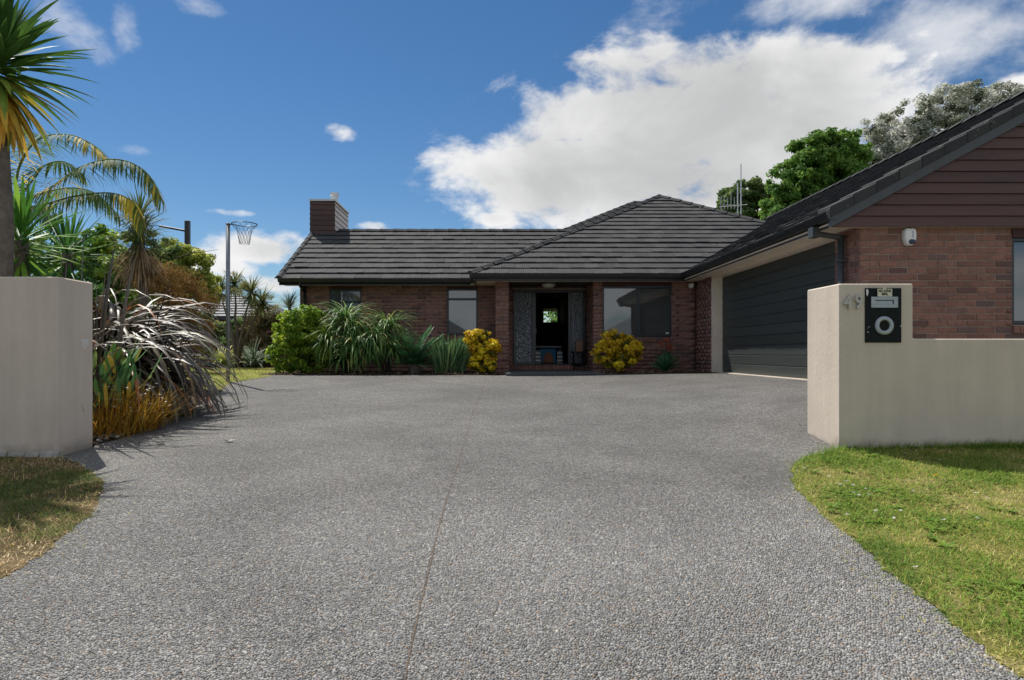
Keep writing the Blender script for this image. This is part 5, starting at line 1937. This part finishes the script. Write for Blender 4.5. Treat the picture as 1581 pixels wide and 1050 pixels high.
for i, (px_, d_, lab) in enumerate([(345, 19.7, 'yellowish strap leaved clump on the timber wall left of the netball post'), (392, 19.6, 'grey green strap leaved clump on the timber wall right of the netball post')]):
    b0 = P(px_, 552, d_)
    n = 90
    t_ = thing('strap_plant', lab, 'plant', (b0.x, d_, .1), 'strap leaved clumps by the timber wall')
    put('leaves', blades(np.stack([b0.x + U(-.15, .15, n), np.full(n, d_) + U(-.1, .1, n), np.full(n, .12)], 1), U(0, 2 * PI, n), U(.4, 1.4, n), U(.6, 1.1, n), .045, U(.5, 1.4, n), segs=5), L['yellow'] if i == 0 else L['greyleaf'], t_)

# ---- bronze flax
fb = np.array([-4.70, 7.70, float(g(-4.7, 7.7))])
fx = thing('flax', 'big bronze purple flax arching its shiny leaves over the drive edge', 'flax', tuple(fb))
n = 250
u_ = RNG.random(n)
az = RNG.normal(-.25, 1.2, n)
e0 = 1.50 - .45 * u_ ** 1.3 + RNG.normal(0, .04, n)
ln = 2.45 - 1.0 * u_ + RNG.normal(0, .14, n)
cu = RNG.uniform(2.1, 3.1, n)
bs_ = fb + np.stack([RNG.normal(0, .15, n), RNG.normal(0, .15, n), np.full(n, .02)], 1)
strapf = lambda s: np.minimum(1, .7 + s) * np.clip((1 - s) / .5, 0, 1) ** .8
tn = np.clip(RNG.beta(2, 2.2, n) * .9 + (RNG.random(n) > .9) * .35, 0, 1)
each_leaf('leaf', L['flax'], fx, bs_, az, e0, ln, RNG.uniform(.046, .074, n), cu, tn, segs=11, fold=.5, prof=strapf, wob=.12, power=1.9)
n = 90
az = RNG.normal(-.3, .75, n)
each_leaf('leaf', L['flax'], fx, fb + np.stack([RNG.normal(0.05, .16, n), RNG.normal(0, .16, n), np.full(n, .02)], 1), az, U(.75, 1.3, n), U(1.25, 2.1, n), U(.042, .064, n), U(2.2, 3.0, n), np.clip(RNG.normal(.6, .28, n), 0, 1), segs=10, fold=.5, prof=strapf, wob=.12, power=1.4)
# the broad outer straps that fall over the edge of the drive
n = 75
u_ = RNG.random(n)
az = RNG.normal(-.30, .50, n)
each_leaf('leaf', L['flax'], fx, fb + np.stack([RNG.normal(0.1, .15, n), RNG.normal(-.05, .16, n), np.full(n, .02)], 1), az, 1.48 - .5 * u_ + RNG.normal(0, .04, n), 2.5 - .7 * u_ + RNG.normal(0, .12, n), U(.060, .088, n), U(2.3, 3.0, n), np.clip(RNG.normal(.6, .24, n), 0, 1), segs=12, fold=.45, prof=strapf, wob=.15, power=1.35)
# seed stalks
sk = MB()
for (px_, py_, x2, y2_) in [(231, 545, 262, 432), (215, 560, 238, 470)]:
    a, c = P(px_, py_, 7.5), P(x2, y2_, 7.3)
    sk.tube([a, a.lerp(c, .5) + Vector((-.02, 0, 0)), c], [.008, .007, .004], 5)
    for k in range(12):
        q = a.lerp(c, .35 + .6 * k / 12)
        e = q + Vector((random.gauss(0, .06), random.gauss(0, .05), random.uniform(.0, .08)))
        sk.tube([q, e], [.004, .009], 5)
M['seed'] = mat_plain('seed_stalk', (.035, .014, .012), .7, .2)
sk.build('seed_stalk', M['seed'], fx)
# ---- upright broad flax just behind the wall
f2 = thing('flax', 'few broad grey upright flax blades rising above the left wall', 'flax', (-3.95, 6.3, -.32))
L['flax2'] = mat_leaf('grey_flax_leaf', [(0, (.050, .050, .046)), (.6, (.085, .078, .070)), (1, (.13, .085, .05))], .3, .15, spec=.7)
for (px_, py_, bx_, w_) in [(128, 362, 118, .075), (176, 372, 138, .085), (205, 395, 165, .075), (148, 398, 150, .05), (102, 398, 92, .06), (163, 404, 145, .04)]:
    a, c = P(bx_, 470, 6.3), P(px_, py_, 6.2)
    base = np.array([[a.x, 6.3, -.30]])
    d = Vector((c.x - a.x, c.y - 6.3, c.z + .30))
    put('leaf', blades(base, math.atan2(d.y, d.x), math.acos(min(1, math.hypot(d.x, d.y) / d.length)) + .05, d.length * 1.01, w_, .12, prof=sword, fold=.3, twist=.5, twist0=1.2, tint=random.random(), segs=8), L['flax2'], f2)
# shiny bent blades lying over the wall top
n = 16
each_leaf('leaf', L['flax'], f2, np.stack([U(-4.5, -3.7, n), U(5.95, 6.6, n), np.full(n, .2)], 1), U(-.1, 1.6, n), U(1.1, 1.45, n), U(1.0, 1.35, n), U(.03, .05, n), U(1.2, 2.4, n), U(.3, .8, n), segs=8, fold=.5, prof=strapf)

# ---- paddle leaved succulent
pd_ = P(172, 575, 6.35)
ps = thing('paddle_plant', 'green paddle leaved succulent against the end of the left wall', 'succulent', (pd_.x, pd_.y, float(g(pd_.x, pd_.y))))
pad = lambda s: (.55 + .45 * math.sin(PI * min(1, s * .9))) * min(1, (1.04 - s) * 5)
n = 72
az = U(-1.9, 1.5, n)
base = np.stack([pd_.x + RNG.normal(.03, .10, n), pd_.y + RNG.normal(0, .08, n), U(-.10, .40, n)], 1)
each_leaf('leaf', L['paddle'], ps, base, az, U(.75, 1.5, n), U(.20, .33, n), U(.034, .046, n), U(-.3, .2, n), RNG.random(n), segs=6, fold=.25, prof=pad)
MB().tube([(pd_.x, pd_.y, -.35), (pd_.x, pd_.y, .3)], [.04, .03], 8).build('stem', M['bark_dark'], ps)

# ---- orange grass with white flowers
ob = P(192, 640, 6.45)
og = thing('orange_grass', 'orange bladed grass clump dotted with small white flowers', 'grass clump', (ob.x, ob.y, float(g(ob.x, ob.y))))
n = 900
bx_ = RNG.normal(-.04, .16, n).clip(-.34, .24)
by_ = RNG.normal(0, .22, n)
bb_ = np.stack([ob.x + .04 + bx_, ob.y + by_, np.zeros(n)], 1)
bb_[:, 2] = g(bb_[:, 0], bb_[:, 1])
put('blades', blades(bb_, RNG.normal(0, 1.3, n), U(.75, 1.5, n), U(.28, .60, n), .0075, U(.0, .8, n), segs=4, fold=.4), L['orange'], og)
fl_ = []
n = 110
fc = np.stack([ob.x + .05 + RNG.normal(0, .19, n), ob.y - .1 + RNG.normal(0, .16, n), U(-.12, .20, n)], 1)
for k in range(4):
    fl_.append(blades(fc, k * PI / 2 + U(0, 1, n), U(-.1, .5, n), U(.016, .026, n), .016, .2, segs=2, fold=.1, ground=False))
put('flowers', join(fl_), L['white'], og, kind=None)
# ---- lime green mat plant
lm = G(249, 645)
lt = thing('mat_plant', 'low lime green mat of tiny leaves at the drive edge', 'ground cover', tuple(lm))
put('foliage', leaf_cloud([(lm.x + .02, lm.y + .15, lm.z + .01, .16, .14, .10), (lm.x - .12, lm.y + .10, lm.z, .12, .1, .07), (lm.x + .14, lm.y + .25, lm.z, .10, .1, .06)], 5200, .018, clumps=40, spread=.4, up=.8), L['lime'], lt)
# ---- pebbles by the wall
pv = MB()
for i in range(150):
    c_ = G(random.uniform(150, 214), random.uniform(660, 689))
    if c_.x > np.interp(c_.y, lY, lX) - .02:
        continue
    a = random.uniform(0, PI)
    s1, s2, s3 = random.uniform(.018, .034), random.uniform(.013, .022), random.uniform(.009, .015)
    ringp = []
    for (h, r_) in ((-.6, .6), (0, 1.0), (.6, .75), (1.0, .3)):
        for k in range(8):
            t_ = 2 * PI * k / 8
            x, y = math.cos(t_) * s1 * r_, math.sin(t_) * s2 * r_
            ringp.append((c_.x + x * math.cos(a) - y * math.sin(a), c_.y + x * math.sin(a) + y * math.cos(a), c_.z + .012 + h * s3))
    fs = [(i_ * 8 + k, i_ * 8 + (k + 1) % 8, (i_ + 1) * 8 + (k + 1) % 8, (i_ + 1) * 8 + k) for i_ in range(3) for k in range(8)] + [tuple(24 + k for k in range(8))]
    pv.add(ringp, fs)
m_, b_, bs1, nt1 = principled('pebble_stone')
nt1.links.new(b_.ramp(rnd_piece(b_), [(0, (.10, .10, .10)), (.6, (.24, .24, .23)), (1, (.42, .40, .37))]), bs1.inputs['Base Color'])
bs1.inputs['Roughness'].default_value = .75
tag(pv.build('pebbles', m_, None, smooth=True), kind='stuff')

# ---- planting before the house
shrub('hedge_shrub', 'dense bright glossy green bush at the left corner of the house', 'bush', [(-4.62, 15.25, .95, .52, .5, .55), (-4.25, 15.2, .85, .45, .45, .55), (-4.75, 15.2, .45, .48, .45, .42), (-4.2, 15.15, .40, .50, .42, .42), (-4.45, 15.25, 1.30, .50, .42, .28)], 10000, .078, L['hedge'], .03, clumps=70, aspect=.62, spread=.25, shell=.72)
fc_ = P(447, 470, 16.4)
t_ = thing('cordyline', 'fine leaved pale cordyline peeping over the glossy bush', 'cordyline', (fc_.x, 16.4, 0))
n = 130
put('crown', blades(np.tile(np.array([fc_.x, 16.4, 1.62]), (n, 1)), U(0, 2 * PI, n), U(.1, 1.5, n), U(.35, .6, n), .018, U(.1, .7, n), segs=4, ground=False), L['greyleaf'], t_)
MB().tube([(fc_.x, 16.4, 0), (fc_.x, 16.4, 1.65)], .04, 8).build('trunk', M['bark'], t_)


def fountain(parent, c, n, length, mat, width=.030):
    c = np.array(c)
    az = U(0, 2 * PI, n)
    return blades(c + RNG.normal(0, .05, (n, 3)), az, U(.3, 1.45, n), length * U(.7, 1.15, n), width, U(1.3, 2.7, n), segs=7, fold=.3, power=1.1, wob=.1)


for (heads, lab) in [([(-3.45, 15.35, 1.22, 1.05), (-3.10, 14.95, .58, .80), (-3.72, 15.1, .62, .85), (-3.35, 14.9, .35, .7), (-3.3, 15.2, .9, .9)], 'taller shaggy fountain of strap leaves before the left dark window'),
                     ([(-2.45, 15.4, 1.08, .90), (-2.74, 15.0, .78, .80), (-2.85, 15.0, .42, .7), (-2.4, 15.1, .5, .75)], 'shaggy strap leaved fountain plant left of the cycad')]:
    c0 = heads[0]
    t_ = thing('fountain_plant', lab, 'plant', (c0[0], c0[1], 0), 'fountain plants along the house wall')
    put('leaves', join([fountain(t_, h[:3], 150, h[3], None) for h in heads]), L['strap'], t_)
    st_ = MB()
    for h in heads:
        st_.tube([(c0[0], c0[1], -.02), (h[0], h[1], h[2])], [.05, .035], 8)
    st_.build('stem', M['bark_dark'], t_)
cy = thing('cycad', 'dark green cycad with stiff fronds in front of the brick wall', 'cycad', (-1.80, 15.05, 0))
MB().lathe([(.0, .26), (.07, .24), (.13, .15), (.14, .05), (.12, 0)], (-1.80, 15.05, 0), 'z', 12).build('trunk', M['bark'], cy, smooth=True)
for i in range(46):
    a = i * 2.39996
    e = 1.45 - 1.30 * (i / 46)
    Ln = random.uniform(.75, 1.0)
    p0 = Vector((-1.80, 15.05, .20))
    ctr = []
    for k in range(5):
        s = k / 4
        ee = e - .45 * s
        q = (ctr[-1] if ctr else p0) + (Vector((math.cos(a) * math.cos(ee), math.sin(a) * math.cos(ee) * .75, math.sin(ee))) * (Ln / 4) if k else Vector())
        q.z = max(q.z, .05)
        ctr.append(q)
    frond(cy, ctr, .17, 40, L['cycad'], width=.013, hang=.0, spread=1.0, r0=.009, vee=.35)
sb = thing('spurge_bush', 'upright blue green bush of finger like shoots under the narrow window', 'bush', (-.98, 15.05, 0))
n = 420
px_ = RNG.uniform(-1, 1, n)
hgt = .42 + .48 * np.sqrt(np.clip(1 - px_ ** 2, 0, 1)) * U(.7, 1.05, n)
put('shoots', blades(np.stack([-.98 + px_ * .34, 15.05 + U(-.28, .28, n), U(0, .25, n) * hgt], 1), np.where(px_ > 0, 0, PI) + RNG.normal(0, .9, n), U(1.0, 1.55, n), hgt * .85, .030, U(-.25, .25, n), segs=5, fold=.7, prof=lambda s: (.55 + .45 * s) * min(1, (1.03 - s) * 6)), L['blue'], sb)
st_ = MB()
for k in range(14):
    st_.tube([(-.98 + random.gauss(0, .12), 14.95 + random.gauss(0, .1), 0), (-.98 + random.gauss(0, .25), 14.95 + random.gauss(0, .1), .35)], [.012, .009], 5)
st_.build('stem', M['restio'] if 'restio' in M else M['bark'], sb)
for (blb, lab) in [([(-.30, 14.95, .80, .31, .27, .25), (-.18, 14.95, .55, .36, .30, .27), (-.28, 14.9, .28, .28, .26, .22), (-.12, 14.9, .24, .22, .22, .2)], 'golden yellow bush beside the brick porch pillar'),
                   ([(2.85, 15.05, .72, .40, .32, .26), (3.15, 15.0, .52, .32, .30, .28), (2.68, 15.0, .45, .32, .30, .28), (2.95, 14.9, .32, .40, .30, .24), (3.0, 15.0, .62, .45, .3, .28)], 'golden yellow bush under the big window right of the porch')]:
    t_ = shrub('golden_bush', lab, 'bush', blb, 6000, .058, L['gold'], .012, group='golden bushes either side of the porch', clumps=30, aspect=.55, spread=.30, shell=.85)
    put('inner_foliage', leaf_cloud([(b_[0], b_[1], b_[2] - .02, b_[3] * .8, b_[4] * .8, b_[5] * .85) for b_ in blb], 2600, .06, clumps=20), L['goldin'], t_)
ao = thing('aloe', 'round dark aloe with coral flower heads under the big window', 'aloe', (4.04, 15.1, 0))
n = 130
uu_ = np.linspace(0, 1, n)
each_leaf('leaf', L['aloe'], ao, np.tile(np.array([4.04, 15.1, .14]), (n, 1)) + RNG.normal(0, .03, (n, 3)), np.arange(n) * 2.39996, 1.5 - 1.5 * uu_ + RNG.normal(0, .08, n), .42 * U(.85, 1.1, n), U(.055, .075, n), U(-.25, .1, n), RNG.random(n), segs=4, fold=.5, prof=lambda s: (1 - s) ** .7)
fs_ = MB()
fp = []
for (dx, dz) in [(-.11, .70), (.02, .78), (.10, .70), (-.03, .60), (.12, .58), (.05, .66)]:
    fs_.tube([(4.02 + dx * .3, 15.1, .25), (4.02 + dx, 15.06, dz)], [.008, .005], 5)
    fp.append((4.02 + dx, 15.06, dz, .06, .06, .055))
fs_.build('flower_stalk', M['bark_dark'], ao)
put('flower_head', leaf_cloud(fp, 900, .035, clumps=8, spread=.5, aspect=.35), L['coral'], ao)

# ---- trees beyond the house
def tree(name, label, base, blobs, n, size, leaf, r0, group='trees beyond the garage roof', bark='bark_dark', **kw):
    t_ = thing(name, label, 'tree', base, group)
    put('crown', leaf_cloud(blobs, n, size, **kw), leaf, t_)
    limbs(t_, base, [tuple(q[:3]) for q in blobs], r0, M[bark], seed=int(abs(base[0])), sag=1.0, n2=0)


tree('leafy_tree', 'big rounded green tree above the garage roof', (18.2, 36, 0), [PB(1225, 285, 36, 40, 48), PB(1262, 250, 36, 44, 48), PB(1302, 240, 36, 38, 44), PB(1290, 290, 36, 50, 50), PB(1240, 330, 36, 55, 40), PB(1315, 275, 35.5, 26, 50), PB(1215, 320, 36, 34, 40)], 52000, .20, L['tree'], .35, clumps=70, aspect=.55, spread=.22)
tree('leafy_tree', 'smaller dark olive tree behind the television aerial', (15.6, 40, 0), [PB(1150, 300, 40, 34, 22), PB(1172, 310, 40, 26, 32), PB(1130, 320, 40, 24, 24), PB(1160, 335, 40, 40, 30)], 17000, .22, L['tree_d'], .25, clumps=50, aspect=.5, spread=.24)
tree('silver_tree', 'silvery white tree with open crown rising highest at right', (30.5, 46, 0),
     [PB(1385, 225, 46, 40, 32), PB(1355, 225, 46, 28, 34), PB(1350, 195, 46, 20, 14), PB(1420, 215, 46, 40, 34), PB(1400, 180, 46, 36, 20), PB(1450, 205, 46, 45, 30), PB(1462, 160, 46, 40, 24), PB(1500, 165, 46, 40, 28), PB(1545, 150, 46, 34, 20), PB(1520, 195, 46, 45, 30), PB(1430, 240, 46, 50, 30), PB(1370, 250, 46, 36, 32), PB(1590, 160, 46, 40, 26), PB(1480, 140, 46, 30, 12)],
     52000, .19, L['silver'], .3, clumps=34, aspect=.5, spread=.27)
tree('leafy_tree', 'leafy tree in the back garden glimpsed through the hall window', (3.6, 33, 0), [(3.0, 33, 2.2, 1.6, 1.4, 1.6), (4.4, 33, 2.4, 1.5, 1.4, 1.5), (3.6, 33, 1.0, 1.6, 1.2, 1.0)], 3500, .2, L['tree'], .15, group='garden trees behind', clumps=20)

# ---- grass
def lawn_grass(name, pts, leaf, lo, hi, width, tint, kind='stuff', lean=1.0):
    n = len(pts)
    b_ = np.zeros((n, 3))
    b_[:, :2] = pts
    b_[:, 2] = g(b_[:, 0], b_[:, 1]) + .002
    vfa = blades(b_, U(0, 2 * PI, n), U(.35, 1.45, n), U(lo, hi, n), width, U(.2, 1.5, n) * lean, segs=2, fold=.2, tint=tint, prof=lambda s: 1 - .85 * s, ground=False)
    return put(name, vfa, leaf, None, smooth=False, kind=kind)


def patch(x, y, s=1.0):
    """slow uneven variation 0..1 so the lawn has dry and lush areas"""
    v = np.zeros_like(x)
    r2 = np.random.default_rng(11)
    for f in (.9, 1.7, 3.3, 6.1, 11.0):
        a, p1, p2 = r2.uniform(0, PI), r2.uniform(0, 6), r2.uniform(0, 6)
        v += np.sin(f * s * (x * math.cos(a) + y * math.sin(a)) * 2 + p1) * np.sin(f * s * (-x * math.sin(a) + y * math.cos(a)) * 2 + p2) / f ** .35
    return v


n = 210000
yy = RNG.uniform(2.05, 5.50, n)
xx = RNG.uniform(1.5, 6.6, n)
ok = (xx > np.interp(yy, rY, rX) - ragged(yy) - .012 * RNG.random(n)) & (xx < .86 * yy + .35) & ~((yy > YW - .015))
# bare, worn spots have fewer blades
pv_ = patch(xx, yy)
ok &= RNG.random(n) < np.clip(.85 + .30 * pv_, .22, 1)
xx, yy, pv_ = xx[ok], yy[ok], pv_[ok]
lawn_grass('grass', np.stack([xx, yy], 1), L['grass'], .018, .050 * (1 + .35 * np.clip(pv_, -1, 1.4)), .0042, np.clip(.52 - .21 * pv_ + RNG.normal(0, .21, len(xx)), 0, 1))
# taller tufts along the foot of the wall and the drive corner
n = 2600
xx = np.concatenate([RNG.normal(4.3, .5, n // 2), RNG.uniform(2.98, 6.4, n // 4), RNG.normal(2.75, .2, n // 4)])
yy = np.concatenate([YW - np.abs(RNG.normal(.03, .03, n // 2)), YW - np.abs(RNG.normal(.03, .02, n // 4)), YW - .10 + RNG.normal(0, .08, n // 4)])
yy = np.minimum(yy, YW - .012)
ok = xx > np.interp(yy, rY, rX) - .03
lawn_grass('tall_grass', np.stack([xx[ok], yy[ok]], 1), L['grass'], .05, .11, .005, np.clip(RNG.normal(.3, .18, ok.sum()), 0, 1), lean=.7)
# clover leaves and flowers
n = 9000
cxs, cys = RNG.uniform(1.9, 5.5, 60), RNG.uniform(2.4, 5.2, 60)
k = RNG.integers(0, 60, n)
xx, yy = cxs[k] + RNG.normal(0, .10, n), cys[k] + RNG.normal(0, .10, n)
ok = (xx > np.interp(yy, rY, rX)) & (yy < YW - .02)
xx, yy = xx[ok], yy[ok]
pc = []
zz = g(xx, yy) + U(.012, .032, len(xx))
a0 = U(0, 6, len(xx))
for q in range(3):
    pc.append(blades(np.stack([xx, yy, zz], 1), a0 + q * 2.09, U(-.1, .35, len(xx)), .011, .011, .2, segs=2, fold=.1, tint=np.clip(RNG.normal(.25, .15, len(xx)), 0, .6), prof=lambda s: math.sin(PI * (.15 + .8 * s)), ground=False))
put('clover', join(pc), L['grass'], None, kind='stuff', smooth=False)
fpx = [(1242, 731), (1231, 736), (1306, 753), (1297, 758), (1317, 759), (1337, 765), (1318, 771), (1342, 774), (1326, 775), (1270, 708), (1410, 768), (1308, 806), (1506, 772), (1413, 890), (1457, 815), (1509, 812), (1450, 718), (1390, 800), (1280, 745), (1525, 780), (1398, 708), (1380, 812), (1352, 800)]
fc = np.array([tuple(G(*p)) for p in fpx]) + np.array([0, 0, .042])
pc = []
for q in range(9):
    pc.append(blades(fc, q * .698, U(.2, .9, len(fc)), .013, .009, .3, segs=2, fold=.1, ground=False))
put('clover_flowers', join(pc), L['white'], None, kind='stuff')
# broad leaved weeds pressed into the turf
n = 75
cxs, cys = RNG.uniform(1.9, 5.6, n), RNG.uniform(2.3, 5.35, n)
ok = (cxs > np.interp(cys, rY, rX) + .02) & (cys < YW - .06)
cxs, cys = cxs[ok], cys[ok]
pc = []
for q in range(8):
    sc_ = U(.7, 1.3, len(cxs))
    pc.append(blades(np.stack([cxs, cys, g(cxs, cys) + .012], 1), q * .785 + U(0, .5, len(cxs)), U(.25, .75, len(cxs)), .055 * sc_, .017 * sc_, U(.2, .7, len(cxs)), segs=3, fold=.3, tint=U(0, .45, len(cxs)), prof=lambda s: math.sin(PI * (.08 + .88 * s)) ** .8, ground=False))
put('weeds', join(pc), L['grass'], None, kind='stuff')
dd = G(1445, 746)
t_ = thing('dandelion', 'single yellow dandelion flower in the right lawn', 'flower', tuple(dd))
fc = np.tile(np.array([dd.x, dd.y, dd.z + .055]), (22, 1))
put('flower_head', blades(fc, np.arange(22) * 2.4, U(.1, 1.2, 22), .017, .007, .3, segs=2, ground=False), L['dandelion'], t_)
MB().tube([tuple(dd), (dd.x, dd.y, dd.z + .055)], .002, 5).build('stem', L['grass'], t_)

# left verge: thin, half dead
n = 90000
yy = RNG.uniform(2.3, 5.29, n)
xx = RNG.uniform(-4.6, -2.0, n)
ok = (xx < np.interp(yy, lY, lX) + ragged(yy + 4) + .012 * RNG.random(n)) & (xx > -.80 * yy - .2)
pv_ = patch(xx + 3, yy + 1, 1.2)
ok &= RNG.random(n) < np.clip(.55 + .5 * pv_, .22, 1)
xx, yy, pv_ = xx[ok], yy[ok], pv_[ok]
lawn_grass('dry_grass', np.stack([xx, yy], 1), L['grassdry'], .02, .06, .0045, np.clip(.55 - .30 * pv_ + RNG.normal(0, .20, len(xx)), 0, 1), lean=1.3)
# back lawn
n = 70000
yy = RNG.uniform(11.3, 19.9, n)
xx = RNG.uniform(-10.5, -4.6, n)
ok = xx < np.where(yy < 14.3, np.interp(yy, lY, lX), -5.3) + .02
xx, yy = xx[ok], yy[ok]
lawn_grass('back_grass', np.stack([xx, yy], 1), L['grass'], .03, .07, .012, np.clip(.62 - .10 * patch(xx, yy, .5) + RNG.normal(0, .16, len(xx)), 0, 1))
# mown clippings and crumbs of soil scattered over the drive beside the lawns
n = 420
yy = RNG.uniform(2.1, 5.3, n)
off = np.abs(RNG.normal(0, .10, n)) + .01
xx = np.where(RNG.random(n) < .6, np.interp(yy, rY, rX) - off, np.interp(yy, lY, lX) + off)
b_ = np.stack([xx, yy, g(xx, yy) + .008], 1)
put('clippings', blades(b_, U(0, 2 * PI, n), U(-.05, .35, n), U(.012, .04, n), .004, U(0, .5, n), segs=2, tint=U(.4, 1, n), ground=False), L['grass'], None, kind='stuff', smooth=False)
# dead leaves and bark mulch in the beds
n = 2600
xx = np.concatenate([RNG.uniform(-5.1, 4.9, n // 2), RNG.uniform(-5.2, -3.2, n // 2)])
yy = np.concatenate([RNG.uniform(14.33, 15.6, n // 2), RNG.uniform(6.0, 9.5, n // 2)])
ok = (yy > 14) | (xx < np.interp(yy, lY, lX) - .02)
xx, yy = xx[ok], yy[ok]
b_ = np.stack([xx, yy, g(xx, yy) + .015], 1)
put('mulch', blades(b_, U(0, 2 * PI, len(xx)), U(-.1, .6, len(xx)), U(.03, .09, len(xx)), U(.012, .03, len(xx)), U(-.4, .6, len(xx)), segs=2, ground=False), L['dead'], None, kind='stuff', smooth=False)
